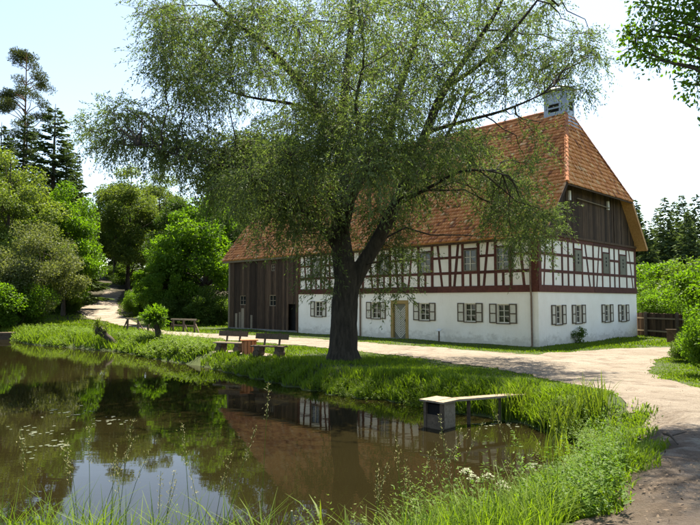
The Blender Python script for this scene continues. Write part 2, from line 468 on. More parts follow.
# finer, slightly ragged outline
def ragged(P, step, amp):
    out = []
    for i in range(len(P)):
        a, b = P[i], P[(i + 1) % len(P)]
        n = max(1, int(np.hypot(*(b - a)) / step))
        nrm = np.array([-(b - a)[1], (b - a)[0]]); nrm = nrm / (np.hypot(*nrm) + 1e-9)
        for k in range(n):
            p = a + (b - a) * k / n
            out.append(p + nrm * amp * (0.6 * math.sin(p[0] * 2.7 + 1.9 * p[1]) * math.cos(p[0] * 1.1 - p[1] * 3.1) + 0.4 * math.sin(p[0] * 7.1 - p[1] * 5.3)))
    return np.array(out)
PATHR = ragged(PATH, 0.35, 0.24)
gx = axis(-24, 14, 0.25, -900, 900); gy = axis(1.5, 46, 0.25, -60, 1500)
XX, YY = np.meshgrid(gx, gy)
ZZ = gh(XX, YY)
ZZ = ZZ - 0.09 * smooth(0.0, 0.30, -poly_sd(PATHR, XX, YY))     # road bed under the gravel
nx, ny = len(gx), len(gy)
idx = np.arange(nx * ny).reshape(ny, nx)
quads = np.stack([idx[:-1, :-1], idx[:-1, 1:], idx[1:, 1:], idx[1:, :-1]], -1).reshape(-1, 4)
tag(link('ground', np_mesh('ground', np.stack([XX, YY, ZZ], -1).reshape(-1, 3), quads, M['ground'], smooth=True)), kind='structure')

def sheet(name, poly, mat, step, lift):
    x0, y0 = poly.min(0); x1, y1 = poly.max(0)
    xs = np.arange(x0, x1, step); ys = np.arange(y0, y1, step)
    a, b = np.meshgrid(xs, ys); a = a.ravel() + rng.uniform(-.05, .05, a.size); b = b.ravel()
    k = (poly_sd(poly, a, b) < -step * 0.5) & ((b < 19) | ((np.floor((a - x0) / step) + np.floor((b - y0) / step)) % 2 == 0))
    pts = [Vector((float(p[0]), float(p[1]))) for p in poly] + [Vector((float(u), float(v))) for u, v in zip(a[k], b[k])]
    n = len(poly)
    V, _, F, *_ = delaunay_2d_cdt(pts, [(i, (i + 1) % n) for i in range(n)], [list(range(n))], 1, 1e-5)
    xy = np.array([(v.x, v.y) for v in V])
    z = gh(xy[:, 0], xy[:, 1]) + lift
    tri = [list(f) for f in F if len(f) == 3]
    # keep only triangles inside the outline, facing up
    out = []
    for t in tri:
        p = xy[t]; ar = (p[1][0]-p[0][0])*(p[2][1]-p[0][1]) - (p[1][1]-p[0][1])*(p[2][0]-p[0][0])
        out.append(t if ar > 0 else t[::-1])
    return link(name, np_mesh(name, np.column_stack([xy, z]), out, mat, smooth=True))
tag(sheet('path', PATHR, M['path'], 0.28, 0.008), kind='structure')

# ------------------------------------------------------------------ the half-timbered house
house = empty('farmhouse', (CORN[0], CORN[1], 0.0), -YAW)
tag(house, 'long half-timbered farmhouse with orange tiled roof, white ground floor and dark boarded barn end', 'house')
PF = lambda u, z, d: (-u, -d, z)         # front wall frame: u along the wall from the near corner, d outwards
PG = lambda u, z, d: (d, u, z)           # gable wall frame
ZR, ZE, EO, ZH, HO, INS, LE = 13.32, 5.36, 0.28, 8.11, 0.62, 1.35, 0.64
SL = (ZR - ZE) / (W / 2 + EO)

def box8(mb, P, u0, u1, z0, z1, d0, d1, tint=None):
    c = [P(u, z, d) for d in (d0, d1) for (u, z) in ((u0, z0), (u1, z0), (u1, z1), (u0, z1))]
    mb.add(c, [(0,1,2,3),(7,6,5,4),(0,4,5,1),(1,5,6,2),(2,6,7,3),(3,7,4,0)], tint)

def pbox(name, P, u0, u1, z0, z1, d0, d1, mat, parent, tint=None):
    mb = MB(); box8(mb, P, u0, u1, z0, z1, d0, d1, random.random() if tint is None else tint)
    return mb.build(name, M[mat], parent)

def wall_open(name, P, u0, u1, z0, z1, ops, depth, mat, parent):
    us = sorted({u0, u1} | {o[i] for o in ops for i in (0, 1)}); zs = sorted({z0, z1} | {o[i] for o in ops for i in (2, 3)})
    mb = MB()
    for i in range(len(us) - 1):
        for j in range(len(zs) - 1):
            uc, zc = (us[i] + us[i+1]) / 2, (zs[j] + zs[j+1]) / 2
            if any(o[0] < uc < o[1] and o[2] < zc < o[3] for o in ops): continue
            mb.add([P(us[i], zs[j], 0), P(us[i+1], zs[j], 0), P(us[i+1], zs[j+1], 0), P(us[i], zs[j+1], 0)], [(0,1,2,3)])
    for o in ops:
        a, b, c, d = o
        mb.add([P(a,c,0),P(b,c,0),P(b,d,0),P(a,d,0),P(a,c,-depth),P(b,c,-depth),P(b,d,-depth),P(a,d,-depth)],
               [(0,1,5,4),(1,2,6,5),(2,3,7,6),(3,0,4,7)])
    return mb.build(name, M[mat], parent)

def casement(P, u0, u1, z0, z1, frame='cream', cols=2, rows=3, deep=0.10, outer=None):
    """window in an opening: frame, glazing bars and single panes"""
    w = MB(); t = 0.055
    d0, d1 = -deep - 0.05, -deep + 0.03
    if outer: d0, d1 = -0.02, 0.055
    box8(w, P, u0, u0 + t, z0, z1, d0, d1); box8(w, P, u1 - t, u1, z0, z1, d0, d1)
    box8(w, P, u0 + t, u1 - t, z0, z0 + t, d0, d1); box8(w, P, u0 + t, u1 - t, z1 - t, z1, d0, d1)
    win = w.build('window', M[outer or frame], house)
    iu0, iu1, iz0, iz1 = u0 + t, u1 - t, z0 + t, z1 - t
    g = MB(); s = 0.028
    for i in range(1, cols):
        uc = iu0 + (iu1 - iu0) * i / cols; box8(g, P, uc - s * 0.9, uc + s * 0.9, iz0, iz1, d0 + 0.01, d1 - 0.015)
    for j in range(1, rows):
        zc = iz0 + (iz1 - iz0) * j / rows; box8(g, P, iu0, iu1, zc - s * 0.55, zc + s * 0.55, d0 + 0.012, d1 - 0.02)
    g.build('glazing_bars', M[frame], win)
    for i in range(cols):
        for j in range(rows):
            a = iu0 + (iu1 - iu0) * i / cols; b = iu0 + (iu1 - iu0) * (i + 1) / cols
            c = iz0 + (iz1 - iz0) * j / rows; d = iz0 + (iz1 - iz0) * (j + 1) / rows
            tl = random.uniform(-.006, .006)
            mb = MB(); mb.add([P(a,c,d0+.025+tl),P(b,c,d0+.025-tl),P(b,d,d0+.025+tl*.5),P(a,d,d0+.025)], [(0,1,2,3)])
            mb.build('pane', M['glass'], win)
    return win

def shutter(P, u0, u1, z0, z1, win, tilt=0.0):
    f = MB(); t = 0.055; zc = (z0 + z1) / 2
    Q = lambda u, z, d: P(u, z, d + tilt * (u - u0))
    for a in ((u0, u0+t, z0, z1), (u1-t, u1, z0, z1), (u0+t, u1-t, z0, z0+t), (u0+t, u1-t, z1-t, z1), (u0+t, u1-t, zc-t/2, zc+t/2)):
        box8(f, Q, *a, 0.015, 0.06)
    f.build('shutter', M['shutter_edge'], win)
    for a, b in ((z0 + t, zc - t/2), (zc + t/2, z1 - t)):
        m = MB(); box8(m, Q, u0 + t, u1 - t, a, b, 0.02, 0.042); m.build('shutter_panel', M['cream'], win)

front_win = [(1.57, 2.26, 1.08, 2.03), (3.53, 4.22, 1.10, 2.06), (6.56, 7.26, 1.10, 2.06), (10.25, 10.98, 1.12, 2.10), (13.1, 13.8, 1.12, 2.12), (15.5, 16.2, 1.14, 2.14)]
gable_win = [(1.68, 2.36, 1.02, 1.97), (3.92, 4.62, 1.02, 1.97), (7.60, 8.30, 1.00, 1.97), (9.95, 10.65, 0.98, 1.95)]
DOOR = (8.08, 9.41, -0.02, 2.22)
wall_open('wall', PF, 0, L1, -0.35, 2.65, front_win + [DOOR], 0.2, 'plaster', house)
wall_open('wall', PG, 0, W, -0.35, 2.65, gable_win, 0.2, 'plaster', house)
for P, ws in ((PF, front_win), (PG, gable_win)):
    for (a, b, c, d) in ws:
        wn_ = casement(P, a, b, c, d)
        shutter(P, a - 0.43, a - 0.015, c - 0.01, d + 0.02, wn_, random.uniform(-.01, .02)); shutter(P, b + 0.015, b + 0.43, c - 0.01, d + 0.02, wn_, random.uniform(-.01, .02))
        pbox('window_sill', P, a - 0.05, b + 0.05, c - 0.05, c - 0.002, -0.02, 0.05, 'shutter_edge', wn_)
# door with ochre surround and chevron boards
ua, ub, za, zb = DOOR
door = MB(); t = 0.20
box8(door, PF, ua, ua + t, za, zb, -0.12, 0.035); box8(door, PF, ub - t, ub, za, zb, -0.12, 0.035); box8(door, PF, ua + t, ub - t, zb - t, zb, -0.12, 0.035)
door = door.build('door', M['ochre'], house)
pbox('door_leaf', PF, ua + t, ub - t, za, zb - t, -0.16, -0.10, 'greygreen', door)
uc = (ua + ub) / 2; hw = (ub - ua) / 2 - t
for sgn in (-1, 1):
    z = za + 0.03
    while z < zb - t - 0.50:
        mb = MB(); u_in, u_out = uc + sgn * 0.012, uc + sgn * hw * 0.95
        mb.add([PF(u_in, z, -0.08), PF(u_out, z + 0.42, -0.08), PF(u_out, z + 0.49, -0.08), PF(u_in, z + 0.07, -0.08),
                PF(u_in, z, -0.10), PF(u_out, z + 0.42, -0.10), PF(u_out, z + 0.49, -0.10), PF(u_in, z + 0.07, -0.10)],
               [(0,1,2,3),(7,6,5,4),(0,4,5,1),(1,5,6,2),(2,6,7,3),(3,7,4,0)])
        mb.build('chevron_board', M['cream'], door); z += 0.135
pbox('handle', PF, ua + t + 0.06, ua + t + 0.10, 1.0, 1.16, -0.10, -0.03, 'black', door)
pbox('doorstep', PF, ua - 0.05, ub + 0.05, -0.2, 0.035, 0.0, 0.38, 'stone', door)

# upper storey: sheathing behind, then every infill panel and every timber on its own
def storey(P, length, posts, half_posts, slants, wins, shut_wins, sillmat='timber'):
    pbox('upper_wall', P, 0.02, length - 0.02, 2.66, 5.43, -0.25, -0.02, 'infill', house)
    rows = [(2.97, 3.62), (3.74, 4.46), (4.57, 5.24)]
    sk = length / max(1, round(length / 6.2)); k = 0
    while k * sk < length - 0.1:
        pbox('sill_beam', P, k * sk + 0.004, min(length, (k + 1) * sk) - 0.004, 2.63, 2.97, -0.20, 0.055 + 0.006 * (k % 2), 'timber', house)
        pbox('wall_plate', P, k * sk + 0.004, min(length, (k + 1) * sk) - 0.004, 5.24, 5.44, -0.20, 0.045 + 0.006 * (k % 2), 'timber', house)
        k += 1
    posts = sorted(posts)
    posts = [(u, wd * (1.08 if wd < .2 else 1)) for u, wd in posts]
    for i, (u, wd) in enumerate(posts):
        pbox('post', P, u - wd / 2, u + wd / 2, 2.972, 5.238, -0.05, 0.034, 'timber', house)
    for i in range(len(posts) - 1):
        a = posts[i][0] + posts[i][1] / 2; b = posts[i + 1][0] - posts[i + 1][1] / 2
        iswin = [w for w in wins + shut_wins if a - 0.1 < (w[0] + w[1]) / 2 < b + 0.1]
        for j, (c, d) in enumerate(rows):
            if iswin and j == 1: continue
            if iswin and j == 2 and not (iswin[0] in shut_wins): c = 4.97
            pbox('infill_panel', P, a + 0.001, b - 0.001, c, d, -0.03, random.uniform(0.006, 0.014), 'infill', house)
        pbox('rail', P, a - 0.02, b + 0.02, 3.60, 3.75, -0.05, 0.029, 'timber', house)
        if not iswin: pbox('rail', P, a - 0.02, b + 0.02, 4.45, 4.585, -0.05, 0.028, 'timber', house)
        else: pbox('rail', P, a - 0.02, b + 0.02, 4.885, 4.972, -0.05, 0.028, 'timber', house)
    for u in half_posts:
        pbox('stud', P, u - 0.07, u + 0.07, 2.972, 3.618, -0.05, 0.025, 'timber', house)
    for (uz0, uz1, lo, hi) in slants:
        mb = MB(); w_ = 0.072 + random.uniform(-.008, .012)
        c = [P(u, z, d) for d in (-0.05, 0.024) for (u, z) in ((uz0 - w_, lo), (uz0 + w_, lo), (uz1 + w_, hi), (uz1 - w_, hi))]
        mb.add(c, [(0,1,2,3),(7,6,5,4),(0,4,5,1),(1,5,6,2),(2,6,7,3),(3,7,4,0)])
        mb.build('brace', M['timber'], house)
    for (a, b) in wins: casement(P, a, b, 3.75, 4.88, 'cream', 2, 3, 0.06, outer='greygreen')
    for (a, b) in shut_wins:
        s = pbox('closed_shutter', P, a, b, 3.75, 4.88, -0.03, 0.045, 'greygreen', house)
        for q in range(3):
            zc = 4.62 - q * 0.2; pbox('slot', P, (a + b) / 2 - 0.07, (a + b) / 2 + 0.07, zc - 0.06, zc + 0.06, 0.03, 0.049, 'black', s)
        for e in (a + 0.03, b - 0.09): pbox('shutter_frame', P, e, e + 0.06, 3.78, 4.85, 0.03, 0.062, 'greygreen', s)

fposts = [(0.17, 0.34), (1.43, 0.15), (2.30, 0.15), (3.32, 0.15), (4.30, 0.15), (5.13, 0.16), (6.33, 0.16), (7.30, 0.15), (8.5, 0.16), (9.45, 0.15), (10.45, 0.15),
          (11.7, 0.16), (12.55, 0.15), (13.55, 0.15), (14.75, 0.16), (15.6, 0.15), (16.6, 0.15), (17.83, 0.22)]
fw = [(1.52, 2.21), (3.41, 4.21), (6.42, 7.21), (9.54, 10.36), (12.64, 13.46), (15.69, 16.51)]
fs = [(0.72, 0.94, 2.972, 5.238), (3.01, 2.74, 2.972, 5.238), (4.85, 4.58, 2.972, 5.238), (5.66, 5.95, 2.972, 5.238),
      (8.05, 7.75, 2.972, 5.238), (8.85, 9.08, 2.972, 5.238), (10.9, 11.2, 2.972, 5.238), (12.25, 11.98, 2.972, 5.238), (13.95, 14.25, 2.972, 5.238), (15.3, 15.05, 2.972, 5.238), (17.1, 17.35, 2.972, 5.238)]
storey(PF, L1, fposts, [1.87, 3.82, 6.82, 9.95, 13.05, 16.1], fs, fw, [])
gposts = [(0.16, 0.30), (1.5, 0.15), (2.5, 0.15), (3.18, 0.13), (3.84, 0.14), (4.82, 0.14), (6.22, 0.15), (7.40, 0.14), (8.42, 0.14), (9.12, 0.13), (9.80, 0.14), (10.92, 0.14), (12.29, 0.28)]
gs = [(0.55, 0.82, 2.972, 5.238), (5.75, 5.22, 2.972, 5.238), (6.62, 7.02, 2.972, 5.238), (11.9, 11.35, 2.972, 5.238)]
storey(PG, W, gposts, [], gs, [], [(3.92, 4.74), (7.48, 8.34), (9.88, 10.84)])

# dark boarded gable under the half hip
pbox('eaves_board', PG, -0.02, W + 0.02, 5.44, 5.56, -0.1, 0.10, 'board', house)
mb = MB(); mb.add([PG(0, 5.4, -0.06), PG(W, 5.4, -0.06), PG(W/2 + 1.8, 9.8, -0.06), PG(W/2 - 1.8, 9.8, -0.06)], [(0,1,2,3)])
mb.build('gable_backing', M['black'], house)
def ztop_g(v): return min(ZE + SL * (min(v, W - v) + EO) - 0.16, 9.55)
v = 0.12
while v < W - 0.2:
    wd = random.uniform(0.17, 0.27); v1 = min(v + wd, W - 0.1)
    a, b = ztop_g(v), ztop_g(v1); d = 0.028 + random.uniform(0, 0.022)
    if min(a, b) > 5.7:
        c = [PG(u, z, q) for q in (-0.02, d) for (u, z) in ((v + .004, 5.55), (v1 - .004, 5.55), (v1 - .004, b), (v + .004, a))]
        mb = MB(); mb.add(c, [(0,1,2,3),(7,6,5,4),(0,4,5,1),(1,5,6,2),(2,6,7,3),(3,7,4,0)], random.random())
        mb.build('gable_board', M['board'], house)
    v = v1
m_ = MB(); m_.tube([PG(4.1, 7.62, 0.16), PG(8.3, 7.55, 0.16)], [0.03, 0.03], 6); pole = m_.build('hanging_pole', M['oldwood'], house)
for vv in (3.3, 8.2): pbox('pole_bracket', PG, vv, vv + 0.16, 7.45, 7.95, 0.03, 0.13, 'signwhite', pole)
for vv in (3.1, 9.2): pbox('gable_post', PG, vv - 0.09, vv + 0.09, 5.56, 8.3, 0.03, 0.075, 'board', house)

# barn end: dark vertical boards, openings left dark
bops = [(18.22, 19.05, -0.3, 1.95), (20.48, 21.27, 1.80, 2.60), (20.63, 21.08, 4.34, 4.85), (24.24, 25.06, 1.85, 2.58)]
pbox('barn_backing', PF, L1, L2 - 0.02, -0.35, 5.3, -0.35, -0.30, 'black', house)
pbox('corner_post', PF, L1 + 0.01, L1 + 0.2, -0.35, 5.3, -0.3, 0.06, 'board', house)
pbox('corner_post', PF, L2 - 0.2, L2, -0.35, 5.3, -0.3, 0.06, 'oldwood', house)
u = L1 + 0.2
while u < L2 - 0.2:
    wd = random.uniform(0.20, 0.30); u1 = min(u + wd, L2 - 0.2)
    for o in bops:                                         # boards stop at the opening edges
        for e in o[:2]:
            if u + 0.05 < e < u1: u1 = e
    segs = [(-0.1 + random.uniform(0, .12), 5.28)]
    for o in bops:
        if o[0] - 0.01 <= u and u1 <= o[1] + 0.01:
            ns = []
            for s in segs:
                if o[2] > s[0]: ns.append((s[0], min(s[1], o[2])))
                if o[3] < s[1]: ns.append((max(s[0], o[3]), s[1]))
            segs = ns
    for s in segs:
        if s[1] - s[0] < 0.05: continue
        pbox('barn_board', PF, u + .004, u1 - .004, s[0], s[1], -0.03, 0.02 + random.uniform(0, .025), 'board', house)
    u = u1
for (a, b, c, d) in bops[1:]:
    wn_ = casement(PF, a, b, c, d, 'oldwood', 2, 2, 0.04)
for (a, b, c, d) in ((24.4, 24.75, 0.1, 1.6), (24.8, 25.1, 0.0, 1.3), (25.3, 25.6, 0.0, 1.2), (23.3, 23.55, 0.0, 1.1)):
    pbox('patch_board', PF, a, b, c, d, 0.046, 0.066, 'oldwood', house)
pbox('stone_footing', PF, L1 + 0.02, L2, -0.35, 0.10, -0.25, 0.075, 'stone', house)
# body behind the walls, hidden rear and left end
b_ = MB(); b_.box(-L2 + 0.02, -0.36, 0.37, W - 0.02, -0.35, 5.4); b_.build('inner_wall', M['black'], house)
e_ = MB(); x = -L2 + 0.01
e_.add([(x, 0.3, -0.35), (x, W, -0.35), (x, W, 5.4), (x, W/2, ZR - 0.5), (x, 0.3, 5.4)], [(0, 1, 2, 3, 4)]); e_.build('end_wall', M['board'], house)
r_ = MB(); r_.add([(-L2, W, -0.35), (0, W, -0.35), (0, W, 5.45), (-L2, W, 5.45)], [(0, 1, 2, 3)]); r_.build('rear_wall', M['plaster'], house)

# ---- roof
XL = -L2 - LE
def slab(name, poly, thick, mat):
    n = (Vector(poly[1]) - Vector(poly[0])).cross(Vector(poly[2]) - Vector(poly[0])).normalized()
    lo = [Vector(p) - n * thick for p in poly]; k = len(poly)
    mb = MB(); mb.add([Vector(p) for p in poly] + lo, [tuple(range(k)), tuple(reversed(range(k, 2 * k)))] + [(i, i + k, (i + 1) % k + k, (i + 1) % k) for i in range(k)])
    return mb.build(name, M[mat], house)
dh = (ZH - ZE) / SL - EO
roof = slab('roof', [(XL, -EO, ZE), (HO, -EO, ZE), (HO, dh, ZH), (-INS, W/2, ZR), (XL, W/2, ZR)], 0.11, 'verge')
slab('rear_roof', [(HO, W + EO, ZE), (XL, W + EO, ZE), (XL, W/2, ZR), (-INS, W/2, ZR), (HO, W - dh, ZH)], 0.11, 'verge')
slab('hip_roof', [(HO, dh, ZH), (HO, W - dh, ZH), (-INS, W/2, ZR)], 0.10, 'verge')

def tiles(org, ex, es, slope_len, left, right, expo=0.275, tw=0.185, name='roof_tiles', jitter=1.0, seg=1):
    """rows of flat clay tiles on the plane org + ex*x + es*s; left(s), right(s) bound each row"""
    org = np.array(org, float); ex = np.array(ex, float); es = np.array(es, float)
    en = np.cross(ex, es); en /= np.linalg.norm(en)
    V = []; T = []
    s = -0.05; row = 0
    while s < slope_len:
        a, b = left(max(s, 0)), right(max(s, 0))
        sag = 0.02 * math.sin(row * 0.9)
        n = max(1, int((b - a) / tw))
        xs = a + tw * (np.arange(n + 1) - (0.5 if row % 2 else 0.0))
        for x in xs:
            x0, x1 = max(a, x), min(b, x + tw - 0.006)
            if x1 - x0 < 0.03: continue
            h0 = 0.098 + jitter * random.uniform(-0.012, 0.018); h1 = 0.034; th = 0.040
            sj = s + jitter * random.uniform(-0.015, 0.015); tl = jitter * random.uniform(-0.006, 0.006)
            se = min(sj + expo + 0.07, slope_len + 0.02)
            t = 0.5 + random.gauss(0, 0.22) + 0.13 * math.sin(x * 0.35 + row * 0.2)
            if random.random() < 0.04: t = random.choice((0.0, 1.0))
            h0 += 0.028 * math.sin(x * 0.42 + 0.6) * math.sin(row * 0.21); h1 += 0.028 * math.sin(x * 0.42 + 0.6) * math.sin(row * 0.21)
            c = []
            for (xx, ss, hh, sg) in ((x0, sj, h0, 1), (x1, sj, h0, -1), (x1, se, h1, -1), (x0, se, h1, 1)):
                c.append(org + ex * xx + es * ss + en * (hh + tl * sg))
            for (xx, ss, hh, sg) in ((x0, sj, h0 - th, 1), (x1, sj, h0 - th, -1), (x1, se, h1 - th, -1), (x0, se, h1 - th, 1)):
                c.append(org + ex * xx + es * ss + en * (hh + tl * sg))
            V.append(c); T.append(min(1, max(0, t)))
        s += expo; row += 1
    V = np.array(V).reshape(-1, 3); n = len(T)
    F = np.array([(0,1,2,3),(0,4,5,1),(1,5,6,2),(3,7,4,0)])
    F = (F[None] + 8 * np.arange(n)[:, None, None]).reshape(-1, 4)
    o = link(name, np_mesh(name, V, F, M['tile'], np.repeat(T, 4)), house)
    o['kind'] = 'stuff'
    return o
run = W / 2 + EO; slen = math.hypot(run, ZR - ZE); es = ((0, run / slen, (ZR - ZE) / slen))
sh = slen * (ZH - ZE) / (ZR - ZE)
def fright(s): return HO if s < sh else HO + (-INS - HO) * (s - sh) / (slen - sh)
tiles((0, -EO, ZE), (1, 0, 0), es, slen, lambda s: XL, fright)
tiles((0, W + EO, ZE), (-1, 0, 0), (0, -es[1], es[2]), slen, lambda s: -fright(s), lambda s: -XL, tw=0.9, name='rear_roof_tiles')
hl = math.hypot(HO + INS, ZR - ZH); hs = (-(HO + INS) / hl, 0, (ZR - ZH) / hl)
tiles((HO, 0, ZH), (0, 1, 0), hs, hl, lambda s: dh + (W/2 - dh) * s / hl, lambda s: (W - dh) + (W/2 - (W - dh)) * s / hl, name='hip_roof_tiles')
def ridge_row(p, q, name='ridge_tile', ln=0.4, r=0.115):
    p = Vector(p); q = Vector(q); L = (q - p).length; n = int(L / ln); d = (q - p).normalized()
    side = d.cross(Vector((0, 0, 1))).normalized(); up = side.cross(d).normalized()
    prof = [(-1.05, -0.55), (-0.85, 0.15), (-0.4, 0.62), (0.0, 0.75), (0.4, 0.62), (0.85, 0.15), (1.05, -0.55)]
    mb = MB()
    for k in range(n):
        a = p + d * (L * k / n); b = p + d * (L * (k + 1) / n + 0.03)
        r0, r1 = r * 1.1, r * 0.95
        mb.add([a + side * (x * r0) + up * (z * r0) for x, z in prof] + [b + side * (x * r1) + up * (z * r1) for x, z in prof],
               [(i, i + 1, i + 8, i + 7) for i in range(6)] + [tuple(range(6, -1, -1))], random.uniform(0, .22))
    o = mb.build(name, M['tile'], house); o['kind'] = 'stuff'
ridge_row((XL, W/2, ZR + 0.04), (-INS, W/2, ZR + 0.04), 'ridge_tiles')
ridge_row((HO, dh, ZH + 0.07), (-INS, W/2, ZR + 0.05), 'hip_tiles')
ridge_row((HO, W - dh, ZH + 0.07), (-INS, W/2, ZR + 0.05), 'hip_tiles')
# barge boards and the eaves fascia
def barge(p, q, name='barge_board', mat='verge'):
    mb = MB(); mb.bar(p, q, 0.035, 0.20); mb.build(name, M[mat], house)
barge((HO + 0.02, -EO, ZE - 0.03), (HO + 0.02, dh, ZH - 0.03), mat='board'); barge((HO + 0.02, W + EO, ZE - 0.03), (HO + 0.02, W - dh, ZH - 0.03))
barge((HO + 0.03, dh, ZH - 0.02), (HO + 0.03, W - dh, ZH - 0.02), 'hip_fascia', 'board')
pbox('eaves_fascia', PF, L1, L2 + LE, ZE - 0.20, ZE - 0.03, EO - 0.10, EO - 0.06, 'oldwood', house)
pbox('eaves_fascia', PF, -HO + .03, L1 - 0.005, ZE - 0.16, ZE - 0.03, EO - 0.10, EO - 0.06, 'board', house)
pbox('soffit', PF, 0, L2, ZE - 0.16, ZE - 0.12, -0.1, EO - 0.102, 'board', house)
# ventilation chimney clad in zinc
CX0, CX1, CY0, CY1 = -2.50, -1.05, W/2 - 0.42, W/2 + 0.42
c_ = MB(); c_.box(CX0, CX1, CY0, CY1, 11.0, 14.35)
fl = 0.42
for z0, z1, f0, f1 in ((12.1, 12.75, fl, 0.0),):
    a = [(CX0 - f0*.3, CY0 - f0, z0), (CX1 + f0 * .55, CY0 - f0, z0), (CX1 + f0*.55, CY1 + f0, z0), (CX0 - f0*.3, CY1 + f0, z0)]
    b = [(CX0 - f1, CY0 - f1 - .003, z1), (CX1 + f1 + .003, CY0 - f1 - .003, z1), (CX1 + f1 + .003, CY1 + f1 + .003, z1), (CX0 - f1 - .003, CY1 + f1 + .003, z1)]
    c_.add(a + b, [(0,1,5,4),(1,2,6,5),(2,3,7,6),(3,0,4,7)])
chim = c_.build('chimney', M['zinc'], house)
c2 = MB(); c2.box(CX0 - 0.12, CX1 + 0.12, CY0 - 0.12, CY1 + 0.12, 14.35, 14.45)
c2.add([(CX0 - .12, CY0 - .12, 14.45), (CX1 + .12, CY0 - .12, 14.45), (CX1 + .12, CY1 + .12, 14.45), (CX0 - .12, CY1 + .12, 14.45), ((CX0 + CX1) / 2, W/2, 14.8)],
       [(0,1,4),(1,2,4),(2,3,4),(3,0,4)]); c2.build('chimney_cap', M['zinc'], chim)
for z in (13.22, 13.50):
    m = MB(); m.box(CX0 + .28, CX0 + .92, CY0 - 0.012, CY0 + .05, z - 0.09, z + 0.07); m.build('louvre_slot', M['black'], chim)
    m = MB(); m.bar((CX0 + .26, CY0 - 0.03, z + 0.09), (CX0 + .94, CY0 - 0.03, z + 0.09), 0.09, 0.015, (0, -.6, 1)); m.build('louvre_blade', M['zinc'], chim)
    m = MB(); m.box(CX1 - .05, CX1 + 0.012, CY0 + .2, CY1 - .2, z - 0.09, z + 0.07); m.build('louvre_slot', M['black'], chim)
    m = MB(); m.bar((CX1 + 0.03, CY0 + .18, z + 0.09), (CX1 + 0.03, CY1 - .18, z + 0.09), 0.09, 0.015, (.6, 0, 1)); m.build('louvre_blade', M['zinc'], chim)
# downpipes
for u in (0.33, 11.9):
    m = MB(); m.tube([PF(u, 5.2, 0.16), PF(u, 2.9, 0.13), PF(u, 2.4, 0.07), PF(u, 0.06, 0.07), PF(u, -0.02, 0.16)], [0.045] * 5, 8); m.build('downpipe', M['rust'], house)

# ------------------------------------------------------------------ leaves, branches, trees
def unit(a): return a / (np.linalg.norm(a, axis=-1, keepdims=True) + 1e-9)

def leaf_mesh(name, Bp, D, Ln, Wd, mat, tint=None, wide=0.45, flat=0.0):
    """one diamond per leaf: base, two shoulders, tip"""
    n = len(Bp); D = unit(D)
    R = rng.normal(size=(n, 3)); R[:, 2] += 0
    S = unit(np.cross(D, R))
    if flat:
        up = np.tile([0, 0, 1.0], (n, 1)); S2 = unit(np.cross(D, up) + 1e-3 * R); S = unit(S * (1 - flat) + S2 * flat)
    Ln = np.broadcast_to(Ln, (n,))[:, None]; Wd = np.broadcast_to(Wd, (n,))[:, None]
    N = np.cross(D, S)
    mid = Bp + D * Ln * wide + N * Ln * 0.06
    V = np.stack([Bp, mid - S * Wd / 2, Bp + D * Ln, mid + S * Wd / 2], 1).reshape(-1, 3)
    F = np.arange(4 * n).reshape(n, 4)
    if tint is None: tint = rng.random(n)
    return np_mesh(name, V, F, mat, np.clip(tint, 0, 1))

def ball(n, power=0.5):
    d = unit(rng.normal(size=(n, 3))); return d * (rng.random(n) ** power)[:, None]

def bez(a, b, sag=0.0, n=6, wob=0.0):
    a = np.array(a, float); b = np.array(b, float); L = np.linalg.norm(b - a)
    t = np.linspace(0, 1, n)[:, None]
    p = a * (1 - t) + b * t
    p[:, 2] += (sag * L * 4 * t * (1 - t))[:, 0]
    w = rng.normal(size=(n, 3)) * wob * L; w[0] = w[-1] = 0
    return p + w

